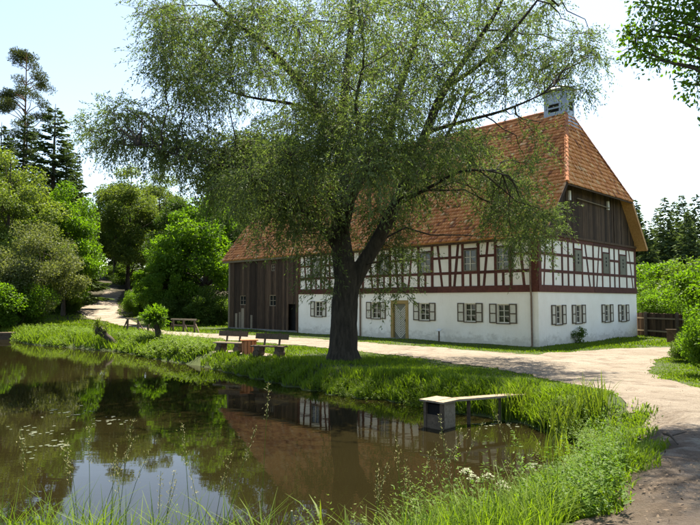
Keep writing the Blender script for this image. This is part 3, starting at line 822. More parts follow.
def broadleaf(name, H, crown_r, z0, leafmat, nclump=46, nleaf=430, leaf=0.24, barkmat='barkdark', trunk_r=0.22, taper_top=0.6, clr=(0.9, 1.6), multi=1, seed=0, droop=0.0):
    """meshes (trunk with limbs, crown) of a tree standing at the origin"""
    r_ = np.random.default_rng(seed)
    tb = MB(); cz = (H + z0) / 2; hz = (H - z0) / 2
    cs = []
    while len(cs) < nclump:
        p = r_.uniform(-1, 1, 3)
        rr = math.hypot(p[0], p[1])
        env = math.sqrt(max(0, 1 - abs(p[2]) ** 2.2)) * (1 if p[2] < 0 else (taper_top + (1 - taper_top) * (1 - p[2])))
        if rr > env or rr < env * 0.35 * r_.random(): continue
        cs.append((p[0] * crown_r * 0.88, p[1] * crown_r * 0.88, cz + p[2] * hz * 0.92))
    cs = np.array(cs)
    tops = []
    for m in range(multi):
        ox, oy = (r_.normal(0, 0.25, 2) if multi > 1 else (0, 0))
        lean = r_.normal(0, 0.05 * H, 2) if multi > 1 else r_.normal(0, 0.015 * H, 2)
        k = 7; ts = np.linspace(0, 1, k)
        pts = [(ox + lean[0] * t * t * 1.5 + (r_.normal(0, .05) if 0 < t else 0), oy + lean[1] * t * t * 1.5 + (r_.normal(0, .05) if 0 < t else 0), -0.25 + t * H * 0.86) for t in ts]
        rad = [trunk_r * (1.35 if i == 0 else 1.0) * (1 - 0.88 * t) for i, t in enumerate(ts)]
        tb.tube(pts, rad, 8); tops.append(np.array(pts))
    for c in cs:
        T = tops[r_.integers(multi)]
        zt = max(z0 * 0.7, c[2] - 0.55 * math.hypot(c[0], c[1]) - 0.4)
        i = np.argmin(np.abs(T[:, 2] - zt)); a = T[i]
        p = bez(a, c, 0.06, 5, 0.03)
        r0 = trunk_r * 0.34 * (1 - 0.7 * a[2] / H)
        tb.tube(p, [r0 * (1 - 0.8 * t) for t in np.linspace(0, 1, 5)], 5, False)
    B, D, T = [], [], []
    for c in cs:
        rad = r_.uniform(*clr) * np.array([1, 1, 0.78])
        o = ball(nleaf, 0.42) * rad
        B.append(c + o); d = unit(o) * 0.9 + rng.normal(size=o.shape) * 0.75; d[:, 2] -= 0.25 + droop; D.append(d)
        T.append(np.clip(r_.uniform(0.2, 0.8) + rng.normal(0, 0.18, nleaf), 0, 1))
    B = np.concatenate(B); D = np.concatenate(D); T = np.concatenate(T)
    n = len(B)
    return tb.mesh(name + '_trunk', M[barkmat]), leaf_mesh(name + '_crown', B, D, leaf * rng.uniform(0.7, 1.3, n), leaf * 0.62 * rng.uniform(0.7, 1.3, n), M[leafmat], T)

def spruce(name, H, R, mat='spruce', seed=0, z0=0.08, full=1.0):
    r_ = np.random.default_rng(seed); tb = MB()
    tb.tube([(0, 0, -0.3), (0, 0, H * 0.5), (0, 0, H)], [H * 0.014, H * 0.008, 0.015], 7)
    B, D, Ls, T = [], [], [], []
    z = H * z0
    while z < H * 0.985:
        f = 1 - z / H; ln = R * (f ** 0.8) * full
        nb = max(6, int(7 + 9 * f))
        for k in range(nb):
            a = r_.uniform(0, 2 * math.pi); l = ln * r_.uniform(0.7, 1.12) + 0.12
            out = np.array([math.cos(a), math.sin(a), 0]); dz = -0.28 * f + 0.18 * (1 - f) + r_.normal(0, .05)
            m = max(9, int(l * 19))
            t = r_.uniform(0.02, 1, m) ** 0.65
            p = np.array([0, 0, z]) + out * (t * l)[:, None] + np.array([0, 0, 1]) * (dz * t * l + 0.14 * l * t ** 2)[:, None]
            side = np.array([-out[1], out[0], 0])
            d = out * 0.7 + side * (r_.choice([-1, 1], m) * r_.uniform(0.2, 0.9, m))[:, None]; d[:, 2] -= r_.uniform(0.1, 0.7, m)
            B.append(p); D.append(d); Ls.append(np.full(m, 0.26 + 0.20 * f)); T.append(np.clip(t * 0.7 + r_.normal(0, 0.2, m), 0, 1))
        z += H * 0.0155 * (0.7 + 0.6 * r_.random())
    B = np.concatenate(B); D = np.concatenate(D); Ls = np.concatenate(Ls); T = np.concatenate(T)
    return tb.mesh(name + '_trunk', M['barkdark']), leaf_mesh(name + '_crown', B, D, Ls * rng.uniform(0.7, 1.3, len(B)), Ls * 0.42, M[mat], T, flat=0.4)

def stand(name, meshes, label, cat, loc, rz=0.0, sc=(1, 1, 1), group=None):
    o = empty(name, loc, rz); o.scale = sc
    tag(o, label, cat, group)
    link('trunk', meshes[0], o); link('crown', meshes[1], o)
    return o

def ground_at(px, d):
    x = (px - 350) / FPX * d
    return (x, d, float(gh(x, d)))

PROTO = {}
PROTO['maple'] = broadleaf('maple', 13.0, 4.6, 1.6, 'maple', 60, 520, 0.26, seed=1, clr=(0.8, 1.5))
PROTO['maple2'] = broadleaf('maple2', 13.0, 5.0, 1.2, 'maple', 64, 480, 0.27, seed=12, clr=(0.7, 1.4), multi=2)
PROTO['birch'] = broadleaf('birch', 16.0, 3.8, 2.2, 'birch', 70, 480, 0.19, seed=2, clr=(0.7, 1.3), droop=0.5, taper_top=0.35)
PROTO['beech'] = broadleaf('beech', 17.0, 5.2, 3.0, 'beech', 72, 460, 0.25, seed=3, clr=(0.9, 1.7))
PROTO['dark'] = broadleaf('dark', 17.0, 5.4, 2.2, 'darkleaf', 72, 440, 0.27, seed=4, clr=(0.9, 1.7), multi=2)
PROTO['sallow'] = broadleaf('sallow', 7.5, 3.6, 0.3, 'greyleaf', 60, 520, 0.15, seed=5, clr=(0.6, 1.1), multi=5, trunk_r=0.10, taper_top=0.8)
PROTO['bush'] = broadleaf('bush', 3.0, 1.9, 0.05, 'maple', 44, 640, 0.10, seed=6, clr=(0.35, 0.7), multi=6, trunk_r=0.04, taper_top=0.8)
PROTO['bush2'] = broadleaf('bush2', 3.0, 1.9, 0.05, 'beech', 44, 640, 0.095, seed=16, clr=(0.35, 0.7), multi=6, trunk_r=0.04, taper_top=0.8)
PROTO['shrublet'] = broadleaf('shrublet', 0.8, 0.45, 0.02, 'beech', 16, 60, 0.07, seed=17, clr=(0.10, 0.2), multi=4, trunk_r=0.012)
PROTO['spruce'] = spruce('spruce', 20.0, 3.4, seed=7)
PROTO['spruce2'] = spruce('spruce2', 20.0, 4.0, seed=8)
PROTO['larch'] = spruce('larch', 18.0, 2.4, 'pine', seed=9, full=0.9)
def pine_tree():
    r_ = np.random.default_rng(21); H = 26.0; tb = MB()
    T = np.array([(0.5 * math.sin(t * 2.2), 0.2 * math.sin(t * 3), -0.3 + t * H) for t in np.linspace(0, 1, 9)])
    tb.tube(T, [0.26 * (1 - 0.82 * t) for t in np.linspace(0, 1, 9)], 8)
    B, D = [], []
    for k in range(46):
        t = r_.uniform(0.5, 1.0) ** 0.8; z = H * t
        a = T[min(8, int(t * 8))].copy(); a[2] = z - 0.8
        ang = r_.uniform(0, 6.28); l = r_.uniform(0.5, 1.0) * (2.7 * math.sin(math.pi * min(1, (t - 0.46) / 0.6)) + 0.5)
        if k % 5 == 0: continue
        c = a + np.array([math.cos(ang) * l, math.sin(ang) * l, 0.25 * l + 0.5])
        tb.tube(bez(a, c, 0.05, 4, 0.05), [0.07, 0.05, 0.035, 0.02], 5, False)
        for q in range(3):
            cc = c + r_.normal(0, 0.35, 3) * np.array([1, 1, .5])
            o = ball(150, 0.5) * np.array([0.85, 0.85, 0.5]) * r_.uniform(.7, 1.1); B.append(cc + o); D.append(unit(o) + rng.normal(size=o.shape) * .6 + np.array([0, 0, .4]))
    B = np.concatenate(B); D = np.concatenate(D)
    return tb.mesh('pine_trunk', M['barkpine']), leaf_mesh('pine_crown', B, D, 0.26 * rng.uniform(.7, 1.3, len(B)), 0.085, M['pine'])
PROTO['pine'] = pine_tree()
PH = dict(maple=13, maple2=13, birch=16, beech=17, dark=17, sallow=7.5, bush=3, bush2=3, shrublet=0.8, spruce=20, spruce2=20, larch=18, pine=26.4)

TREES = [  # name, kind, px x, depth, top px y, width factor, label, category
 ('pine_tree', 'pine', 15, 74, 46, 0.8, 'tall slender pine with bare reddish trunk rising above the woods', 'tree'),
 ('spruce_tree', 'spruce', 50, 64, 104, 1.5, 'dark pointed spruce right of the tall pine, standing against the sky', 'tree'),
 ('spruce_tree', 'spruce2', 22, 70, 112, 1.25, 'dark spruce standing in front of the tall pine trunk', 'tree'),
 ('spruce_tree', 'spruce2', -4, 66, 122, 1.3, 'dark spruce cut by the left edge behind the pale birch', 'tree'),
 ('spruce_tree', 'spruce', 63, 72, 138, 1.3, 'shorter dark spruce at the right of the conifer group', 'tree'),
 ('larch_tree', 'larch', 74, 76, 150, 0.9, 'thin feathery conifer just right of the dark pointed spruce', 'tree'),
 ('birch_tree', 'birch', 6, 54, 128, 1.1, 'pale yellow-green birch at the left edge of the picture', 'tree'),
 ('maple_tree', 'maple', 64, 60, 182, 0.85, 'bright green maple left of the sandy uphill path', 'tree'),
 ('sallow_bush', 'sallow', 38, 49, 222, 0.95, 'rounded grey-green sallow bush on the far pond bank', 'bush'),
 ('leafy_bush', 'bush', 5, 46, 268, 1.1, 'low bright bush at the left edge above the pond bank', 'bush'),
 ('birch_tree', 'birch', 128, 78, 150, 1.1, 'tall grey-green birch behind the head of the sandy path', 'tree'),
 ('birch_tree', 'birch', 158, 84, 158, 1.0, 'slim birch in the row behind the bright maples by the barn', 'tree'),
 ('maple_tree', 'maple2', 204, 55, 188, 1.0, 'large bright green maple beside the boarded barn end', 'tree'),
 ('young_maple', 'maple2', 161, 53, 244, 0.9, 'young bright maple with low branches behind the rail fence', 'tree'),
 ('beech_tree', 'beech', 114, 90, 176, 0.9, 'mid-green tree closing the view at the top of the path', 'tree'),
 ('dark_tree', 'dark', 178, 68, 196, 1.0, 'dark shady tree between the two bright maples', 'tree'),
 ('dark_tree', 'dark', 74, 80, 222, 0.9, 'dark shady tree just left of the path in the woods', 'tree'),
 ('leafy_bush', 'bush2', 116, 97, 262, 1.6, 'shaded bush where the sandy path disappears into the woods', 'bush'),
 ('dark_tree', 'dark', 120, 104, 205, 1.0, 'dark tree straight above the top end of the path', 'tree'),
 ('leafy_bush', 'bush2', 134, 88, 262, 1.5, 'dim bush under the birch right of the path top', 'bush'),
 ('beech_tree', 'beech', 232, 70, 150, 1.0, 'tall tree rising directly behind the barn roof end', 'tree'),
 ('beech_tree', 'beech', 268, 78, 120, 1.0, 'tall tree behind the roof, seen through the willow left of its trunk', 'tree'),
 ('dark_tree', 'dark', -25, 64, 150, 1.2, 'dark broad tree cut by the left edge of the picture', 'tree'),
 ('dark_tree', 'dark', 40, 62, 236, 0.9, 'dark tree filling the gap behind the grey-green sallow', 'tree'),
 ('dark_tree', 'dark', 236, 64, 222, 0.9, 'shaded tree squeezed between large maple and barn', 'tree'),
 ('leafy_bush', 'bush2', 66, 62, 284, 1.0, 'dark green bush on the left shoulder of the sandy path', 'bush'),
 ('leafy_bush', 'bush2', 20, 50, 280, 1.2, 'broad bush in front of the birch at the left edge', 'bush'),
 ('leafy_bush', 'bush', 140, 62, 286, 0.8, 'low bright bush at the right of the path bend', 'bush'),
 ('leafy_bush', 'bush2', 172, 53, 290, 1.3, 'low shaded bush behind the longer rail fence', 'bush'),
 ('leafy_bush', 'bush2', 212, 52, 288, 1.2, 'shaded bush right against the barn corner', 'bush'),
 ('leafy_bush', 'bush', 650, 48, 262, 1.3, 'bright bush behind the rear corner of the house', 'bush'),
 ('leafy_bush', 'bush2', 672, 47, 272, 1.4, 'rounded bush behind the dark plank fence', 'bush'),
 ('leafy_bush', 'bush', 662, 42, 288, 1.1, 'pale green bush peeping over the dark plank fence', 'bush'),
 ('leafy_bush', 'bush2', 705, 44, 262, 1.5, 'large bush at the right edge behind the plank fence', 'bush'),
]
for i, (nm, kd, px, d, ty, wf, lab, cat) in enumerate(TREES):
    g = ground_at(px, d); top = at_depth(px, ty, d)[2]; s = (top - g[2]) / PH[kd]
    stand(nm, PROTO[kd], lab, cat, g, i * 1.7 + 0.4, (s * wf, s * wf, s))

# far woods that read as one mass
def wood_mass(name, spots, protos, label, cat, seed, frac, grow):
    r_ = np.random.default_rng(seed); VV, FF, TT = [], [], []; off = 0
    mats = None
    for (x, y, h) in spots:
        me = protos[r_.integers(len(protos))]
        n = len(me.vertices); v = np.empty(n * 3, np.float32); me.vertices.foreach_get('co', v); v = v.reshape(-1, 3)
        f = np.arange(n).reshape(-1, 4); t = np.empty(len(f), np.float32); me.attributes['tint'].data.foreach_get('value', t)
        keep = r_.random(len(f)) < frac; f = f[keep]; t = t[keep]
        vv = v[f.ravel()]; a = r_.uniform(0, 6.28); s = h / 20.0
        R = np.array([[math.cos(a), -math.sin(a), 0], [math.sin(a), math.cos(a), 0], [0, 0, 1]])
        c4 = vv.reshape(-1, 4, 3); c4 = c4.mean(1, keepdims=True) + (c4 - c4.mean(1, keepdims=True)) * grow; vv = (c4.reshape(-1, 3) * np.array([s * 1.2, s * 1.2, s])) @ R.T + np.array([x, y, float(gh(x, y))])
        VV.append(vv); TT.append(np.clip(t + r_.normal(0, .15), 0, 1))
        mats = M['sprucehaze'] if 'spruce' in me.name else me.materials[0]
    V = np.concatenate(VV); T = np.concatenate(TT)
    o = link(name, np_mesh(name, V, np.arange(len(V)).reshape(-1, 4), mats, T)); tag(o, label, cat, kind='stuff')
r_ = np.random.default_rng(5)
spots = []
for row in range(4):
    for k in range(13):
        x_ = 36 + k * 4.6 + r_.normal(0, 1.2) + row * 1.5; y_ = 80 + row * 8 + r_.normal(0, 2)
        spots.append((x_, y_, at_depth(660, r_.uniform(190, 214) if row else r_.uniform(208, 236), y_)[2] - float(gh(x_, y_))))
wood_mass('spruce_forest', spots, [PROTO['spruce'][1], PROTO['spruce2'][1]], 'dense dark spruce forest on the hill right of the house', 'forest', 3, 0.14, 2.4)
spots = [(-125 + k * 5.2 + r_.normal(0, 1), 92 + 8 * row + r_.normal(0, 2), r_.uniform(12, 16)) for row in range(3) for k in range(25) if not -40 < (-125 + k * 5.2) < -33]
wood_mass('background_forest', spots, [PROTO['dark'][1], PROTO['beech'][1]], 'shaded woodland closing the view behind the maples and birches', 'forest', 4, 0.05, 3.6)

# ------------------------------------------------------------------ the big willow in the middle
WD = 23.3
wbase = hit(343, 361)
WD = float(wbase[1])
willow = empty('willow_tree', tuple(wbase))
tag(willow, 'huge old willow with thick dark trunk and airy drooping crown in front of the house', 'tree')
WB = np.array(wbase)
def wp(px, py, dd=0.0): return at_depth(px, py, WD + dd) - WB
trunk = MB()
def limb(mb, pts, rad, n=9, sub=4):
    """smooth tube through the given points"""
    P = np.array(pts, float); m = len(P); out = []; rr = []
    for i in range(m - 1):
        p0, p1, p2, p3 = P[max(i - 1, 0)], P[i], P[i + 1], P[min(i + 2, m - 1)]
        for k in range(sub):
            t = k / sub
            out.append(0.5 * ((2 * p1) + (-p0 + p2) * t + (2 * p0 - 5 * p1 + 4 * p2 - p3) * t * t + (-p0 + 3 * p1 - 3 * p2 + p3) * t ** 3))
            rr.append(rad[i] * (1 - t) + rad[i + 1] * t)
    out.append(P[-1]); rr.append(rad[-1])
    mb.tube(out, rr, n)
    return np.array(out)
def knobbly(pts, rad, n=18, sub=5):
    """trunk with ridges and swellings"""
    P = np.array(pts, float); m = len(P); rings = []
    cs = []
    for i in range(m - 1):
        for k in range(sub):
            t = k / sub; cs.append((P[i] * (1 - t) + P[i + 1] * t, rad[i] * (1 - t) + rad[i + 1] * t))
    cs.append((P[-1], rad[-1]))
    V = []; F = []
    for j, (c, r) in enumerate(cs):
        for k in range(n):
            a = 2 * math.pi * k / n
            q = 1 + 0.055 * math.sin(a * 5 + j * 0.21) + 0.05 * math.sin(a * 3 - j * 0.3 + 1) + 0.03 * math.sin(a * 9 + j)
            if j < 5: q *= 1 + 0.09 * (5 - j) / 5 * (1 + 0.8 * math.sin(a * 4 + 0.5))
            V.append(c + np.array([math.cos(a), math.sin(a), 0]) * r * q)
    for j in range(len(cs) - 1):
        for k in range(n):
            F.append((j*n+k, j*n+(k+1) % n, (j+1)*n+(k+1) % n, (j+1)*n+k))
    trunk.add(V, F, None, True)
knobbly([wp(343, 366), wp(343, 350), wp(344, 325), wp(345, 300), wp(347, 278), wp(347, 262)], [0.67, 0.53, 0.48, 0.46, 0.46, 0.40])
LIMBS = []
def lb(pts, rad, n=9):
    q = limb(trunk, [wp(*p) for p in pts], rad, n); LIMBS.append(q[2:max(4, int(len(q) * .86))])
lb([(345, 276), (342, 250), (340, 225), (343, 190), (341, 140, .5), (345, 90, .8), (350, 40, 1), (354, -25, 1.2), (350, -80, 1)], [0.42, 0.38, 0.34, 0.28, 0.22, 0.17, 0.12, 0.08, 0.04], 12)
lb([(352, 285), (362, 266), (376, 243), (392, 212, -.3), (409, 175, -.6), (425, 135, -.8), (443, 92, -1), (468, 55, -1), (500, 5, -1.2), (515, -40, -1.2)], [0.32, 0.29, 0.26, 0.23, 0.20, 0.17, 0.14, 0.10, 0.06, 0.03], 12)
lb([(343, 215), (360, 180, 1), (384, 146, 1.5), (400, 90, 2), (418, 30, 2.3), (430, -40, 2.5)], [0.22, 0.19, 0.16, 0.13, 0.09, 0.04])
lb([(342, 215), (312, 186, -1), (258, 170, -1.6), (205, 163, -2.0), (150, 147, -2.4), (112, 144, -2.5)], [0.14, 0.09, 0.055, 0.035, 0.02, 0.008])
lb([(344, 160, .4), (320, 110, 0), (296, 78, -.6), (270, 50, -1), (225, 12, -1.4), (200, -15, -1.6)], [0.22, 0.18, 0.145, 0.11, 0.07, 0.03])
lb([(344, 130, .5), (300, 106, 1.6), (245, 96, 2.4), (205, 80, 3), (175, 50, 3)], [0.11, 0.075, 0.045, 0.025, 0.008])
lb([(335, 246), (321, 228, -.6), (306, 213, -1.5), (285, 195, -2.6), (262, 190, -3.4)], [0.16, 0.13, 0.10, 0.07, 0.03])
lb([(427, 132, -.8), (465, 121, -1.4), (505, 110, -2), (545, 92, -2.2), (575, 66, -2.2)], [0.085, 0.06, 0.04, 0.022, 0.008])
lb([(445, 88, -1), (485, 60, -2), (530, 10, -2.6), (550, -20, -2.6)], [0.09, 0.07, 0.04, 0.02])
lb([(395, 205, -.3), (425, 190, -1.8), (460, 172, -3), (495, 172, -3.4), (520, 184, -3.2)], [0.09, 0.06, 0.04, 0.025, 0.008])
lb([(344, 235, 0), (352, 200, -2), (360, 155, -3.6), (356, 105, -4.6), (364, 55, -5), (358, 0, -5.2), (366, -50, -5)], [0.15, 0.11, 0.08, 0.055, 0.035, 0.02, 0.008])
lb([(342, 225, 0.2), (338, 190, 2), (325, 150, 4), (315, 90, 5), (320, 30, 5)], [0.17, 0.14, 0.11, 0.08, 0.04])
lb([(392, 212, 0), (420, 170, 2), (450, 130, 3.6), (470, 80, 4)], [0.13, 0.10, 0.07, 0.03])
ALLP = np.concatenate(LIMBS)

# clumps: pixel x, y, radius (px), depth offset range, relative density
CL = [
 # upper left lobe
 (158, 8, 22, 2.0, 1), (190, 22, 28, 2.2, 1.1), (172, 58, 24, 2, 1.1), (204, 62, 27, 2.4, 1.2), (232, 28, 30, 3, 1.1), (236, 78, 24, 3, .9), (160, 36, 20, 1.6, .9), (262, 14, 30, 3.5, 1), (262, 60, 28, 3.5, .9), (214, 98, 16, 2, .9), (192, 94, 15, 2, .9), (180, 82, 16, 2, 1),
 # low left branch
 (94, 136, 14, 1, .9), (114, 120, 18, 1.2, .8), (138, 138, 20, 1.4, .9), (130, 108, 14, 1.2, .7), (165, 138, 20, 1.6, 1), (172, 158, 18, 1.8, 1), (195, 150, 22, 2, 1.1), (150, 118, 15, 1.2, .7), (120, 140, 13, 1, .8), (104, 150, 9, .8, .7),
 # centre left mass
 (222, 150, 26, 2.6, 1), (216, 182, 24, 2.6, 1), (250, 180, 30, 3.4, 1.2), (256, 140, 26, 3.4, 1), (285, 160, 32, 4, 1.3), (282, 200, 28, 4, 1.2), (290, 120, 24, 4, .8), (312, 180, 30, 4.5, 1.3), (258, 205, 16, 3, .7), (235, 196, 14, 2.4, .5),
 # centre top
 (300, 20, 34, 5, 1), (330, 60, 34, 5.5, 1), (300, 70, 26, 4.5, .9), (365, 20, 34, 5.5, 1), (340, -10, 30, 5, .9), (375, 70, 32, 5.5, 1), (330, 110, 32, 5.5, 1.1), (370, 120, 32, 5.5, 1.1), (405, 100, 30, 5, 1), (400, 40, 32, 5, 1), (405, -5, 28, 5, .9), (330, 150, 30, 5.5, 1.2), (365, 165, 30, 5.5, 1.2), (395, 150, 28, 5, 1.1),
 # right top
 (440, 20, 30, 4, .9), (440, 70, 28, 4.5, .9), (470, 40, 28, 3.6, .8), (480, -5, 28, 3.6, .8), (505, 20, 26, 3, .8), (535, 10, 24, 2.6, .7), (500, 60, 24, 3, .6), (530, 45, 22, 2.4, .6), (465, 95, 24, 3.5, .8), (548, 58, 20, 2, .6), (573, 48, 17, 1.5, .6), (592, 58, 13, 1.2, .5), (560, 74, 12, 1.4, .45), (585, 34, 12, 1, .45), (582, 88, 8, 1, .4), (535, 80, 15, 2, .4), (505, 88, 14, 2, .35),
 # right middle and lower
 (420, 160, 28, 4.5, 1.1), (448, 140, 26, 4, 1.1), (475, 140, 22, 3.5, 1), (416, 192, 20, 4, .8), (448, 170, 18, 4, .7), (490, 178, 20, 3.4, 1), (515, 188, 22, 3, 1.1), (486, 206, 12, 3, .4), (514, 212, 20, 2.8, 1.1), (540, 212, 20, 2.2, .9), (540, 234, 17, 1.8, .8), (512, 238, 13, 2, .7), (536, 138, 9, 1.2, .4), (532, 160, 10, 1.2, .45),
 # drooping skirt round the trunk
 (300, 228, 18, 2.5, .65), (318, 250, 15, 2, .6), (322, 272, 13, 1.6, .5), (268, 238, 11, 2, .25), (330, 215, 22, 3, .9), (385, 205, 24, 3, 1), (396, 235, 19, 2.6, .9), (385, 262, 18, 2, .7), (405, 258, 12, 2, .5), (376, 285, 14, 1.6, .55), (395, 292, 11, 1.4, .4), (372, 240, 15, 2, .6), (362, 210, 20, 3, .8),
]
B, D, T, TL = [], [], [], []
tw_mb = MB()
for (cx, cy, cr, dz, den) in CL:
    for side in (-1, 1):
        dd = side * dz * random.uniform(0.25, 1.0) * 1.15
        if 335 < cx < 400 and cy > 195 and side < 0: continue
        c = at_depth(cx + random.uniform(-6, 6), cy + random.uniform(-6, 6), WD + dd) - WB
        r = cr / FPX * (WD + dd) * 0.90
        # supporting branch from the nearest limb point that lies lower or inwards
        dv = c - ALLP; i = np.argmin(rng.uniform(0, 1.3, len(ALLP)) + np.linalg.norm(dv, axis=1) + 0.9 * np.maximum(0, -dv[:, 2]) + 0.35 * np.maximum(0, np.linalg.norm(ALLP[:, :2], axis=1) - np.linalg.norm(c[:2])))
        a = ALLP[i]
        L = np.linalg.norm(c - a)
        if L > 0.3:
            trunk.tube(bez(a, c, 0.07, 6, 0.035), [(0.008 + 0.0055 * L) * (1 - .8 * t) + 0.003 for t in np.linspace(0, 1, 6)], 5, False)
        nt_ = int((130 if (den >= 1 and cy > 95 and cx < 420) else 86) * den * (r / 1.0) ** 2) + 12
        o = ball(nt_, 0.62) * np.array([r, r, r * 0.85]) * 1.05
        st = c + o
        out = unit(o) * 0.55 + rng.normal(size=o.shape) * 0.45; out[:, 2] -= 0.25
        out = unit(out)
        ln = rng.uniform(0.6, 1.25, nt_) * (0.75 + 0.3 * min(r, 1.3))
        ct = random.uniform(0.25, 0.75)
        for q in range(0, nt_, 3):
            e = st[q] + out[q] * ln[q] + np.array([0, 0, -0.4 * ln[q]])
            tw_mb.tube([c + o[q] * 0.25, st[q], e], [0.012, 0.008, 0.003], 3, False)
        nl = 24
        t = (np.arange(nl) + 0.5) / nl
        t = t[None, :] + rng.normal(0, 0.02, (nt_, nl))
        P = st[:, None, :] + out[:, None, :] * (ln[:, None] * t)[..., None]
        P[..., 2] -= 0.40 * ln[:, None] * t ** 2
        P += rng.normal(0, 0.035, P.shape)
        d = out[:, None, :] * 0.7 + rng.normal(size=P.shape) * 0.55; d[..., 2] -= 0.45
        B.append(P.reshape(-1, 3)); D.append(d.reshape(-1, 3)); T.append(np.clip(ct + rng.normal(0, 0.2, nt_ * nl), 0, 1))
B = np.concatenate(B); D = np.concatenate(D); T = np.concatenate(T); n = len(B)
print('willow leaves', n)
link('trunk', trunk.mesh('willow_trunk', M['bark']), willow)
link('twigs', tw_mb.mesh('willow_twigs', M['barkdark']), willow)
link('crown', leaf_mesh('willow_crown', B, D, rng.uniform(0.09, 0.17, n), rng.uniform(0.028, 0.045, n), M['willow'], T), willow)

# ------------------------------------------------------------------ near tree whose branches hang in at the upper right
nb = (8.6, 9.6, float(gh(8.6, 9.6)))
near = empty('ash_tree', nb); tag(near, 'leafy tree outside the right edge, branches hanging in at upper right', 'tree')
NB = np.array(nb); tr = MB()
limb(tr, [(0, 0, -0.3), (0.1, 0, 2), (0, .1, 4.5), (-.2, .2, 7), (-.3, .3, 10)], [0.36, 0.28, 0.25, 0.18, 0.08], 12)
NC = [(at_depth(px, py, d) - NB, r) for (px, py, d, r) in
      ((636, 48, 10.6, .34), (652, 30, 10.6, .40), (650, 58, 10.2, .34), (672, 20, 10.2, .46), (668, 52, 10.8, .42), (690, 35, 10.0, .5), (696, 84, 10.0, .36), (645, 5, 10.8, .40), (676, -8, 10.4, .5), (628, 34, 10.8, .20), (700, 4, 9.8, .55),
       (660, -40, 10.6, .6), (706, -50, 10.3, .7), (640, -80, 10.8, .6), (720, 60, 10.0, .6), (730, 110, 9.8, .5), (735, 10, 9.6, .7), (770, -40, 9.6, .8), (690, -110, 10.5, .8))]
for k in range(30):
    a = random.uniform(0, 6.28); rr = random.uniform(1.0, 3.2); NC.append((np.array([math.cos(a) * rr + 0.3, math.sin(a) * rr * .8 + .6, random.uniform(6.5, 11.5)]), random.uniform(.6, 1.0)))
for k in range(62):
    NC.append((np.array([random.uniform(4.9, 8.8), random.uniform(8.0, 11.8), random.uniform(9.3, 11.6)]) - NB, random.uniform(.55, .9)))
B, D, T = [], [], []
for c, r in NC:
    a = np.array([-0.1, 0.1, max(3.5, c[2] - 0.6 * math.hypot(c[0], c[1]) - .3)])
    tr.tube(bez(a, c, 0.08, 6, 0.03), [0.07 * (1 - .85 * t) + .004 for t in np.linspace(0, 1, 6)], 6, False)
    for q in range(7):
        e = c + ball(1, .4)[0] * r; tr.tube([c, (c + e) / 2 + np.array([0, 0, .04]), e], [.010, .007, .003], 4, False)
    m = int(620 * r * r) + 90
    o = ball(m, 0.5) * r; B.append(c + o); d = unit(o) * .6 + rng.normal(size=o.shape) * .7; d[:, 2] -= .35; D.append(d); T.append(np.clip(random.uniform(.2, .8) + rng.normal(0, .2, m), 0, 1))
B = np.concatenate(B); D = np.concatenate(D); T = np.concatenate(T); n = len(B)
link('trunk', tr.mesh('ash_trunk', M['barkdark']), near)
link('crown', leaf_mesh('ash_crown', B, D, rng.uniform(.07, .13, n), rng.uniform(.035, .06, n), M['maple'], T), near)

# ------------------------------------------------------------------ things on the banks
def place(px, py, dz=0.0):
    p = hit(px, py); return (float(p[0]), float(p[1]), float(p[2]) + dz)

def make_bench(name, loc, rz, label, seatmat):
    b = empty(name, loc, rz); b.scale = (.93, .93, .93); tag(b, label, 'bench', 'log benches on the pond bank')
    for x in (-0.5, 0.5):
        m = MB(); m.tube([(x, -0.28, 0.13), (x, -0.1, 0.14), (x, 0.26, 0.13)], [0.15, 0.165, 0.15], 12); m.build('log_support', M['darkwood'], b)
        m = MB(); m.box(x - 0.13, x + 0.13, -0.20, 0.20, 0.25, 0.40); m.build('support_block', M['darkwood'], b)
        m = MB(); m.bar((x * 0.72, 0.17, 0.15), (x * 0.72, 0.34, 0.98), 0.07, 0.06); m.build('back_post', M['darkwood'], b)
    for k in range(2):
        m = MB(); y0 = -0.26 + k * 0.24; m.box(-0.78, 0.78, y0, y0 + 0.225, 0.402, 0.455 + 0.004 * k); m.build('seat_plank', M[seatmat], b)
    m = MB(); c, s_ = math.cos(0.2), math.sin(0.2)
    m.bar((-0.80, 0.262, 0.84), (0.80, 0.262, 0.82), 0.05, 0.24, (0, 0.2, 1)); m.build('back_plank', M['darkwood'], b)
    return b
b1 = place(230, 352); b2 = place(269, 356.5)
make_bench('log_bench', b1, -0.42, 'log bench left of the orange wooden bin by the pond', 'oldwood')
make_bench('log_bench', b2, -0.38, 'dark log bench right of the orange wooden bin by the pond', 'darkwood')
bn = place(249, 353.5)
bin_ = empty('litter_bin', bn, 0.2); tag(bin_, 'low orange-brown wooden litter bin between the two log benches', 'bin')
for k in range(12):
    a = k * math.pi / 6; m = MB(); x, y = 0.27 * math.cos(a), 0.27 * math.sin(a)
    m.bar((x, y, -0.05), (x * 1.06, y * 1.06, 0.52 + random.uniform(-.015, .015)), 0.125, 0.035, (x, y, 0)); m.build('stave', M['redwood'], bin_)
m = MB(); m.tube([(0, 0, 0), (0, 0, 0.42)], [0.24, 0.25], 12); m.build('liner', M['black'], bin_)
m = MB(); m.box(-0.36, 0.36, -0.30, 0.30, 0.53, 0.575); m.build('lid', M['redwood'], bin_)
# trodden earth under the benches
tp = np.array([hit(a, b)[:2] for a, b in ((213, 352.0), (226, 350.5), (262, 353), (286, 356.5), (289, 359), (262, 359), (230, 356), (215, 354))])
tag(sheet('bare_earth', ragged(tp, 0.3, 0.08), M['path'], 0.3, 0.018), kind='structure')

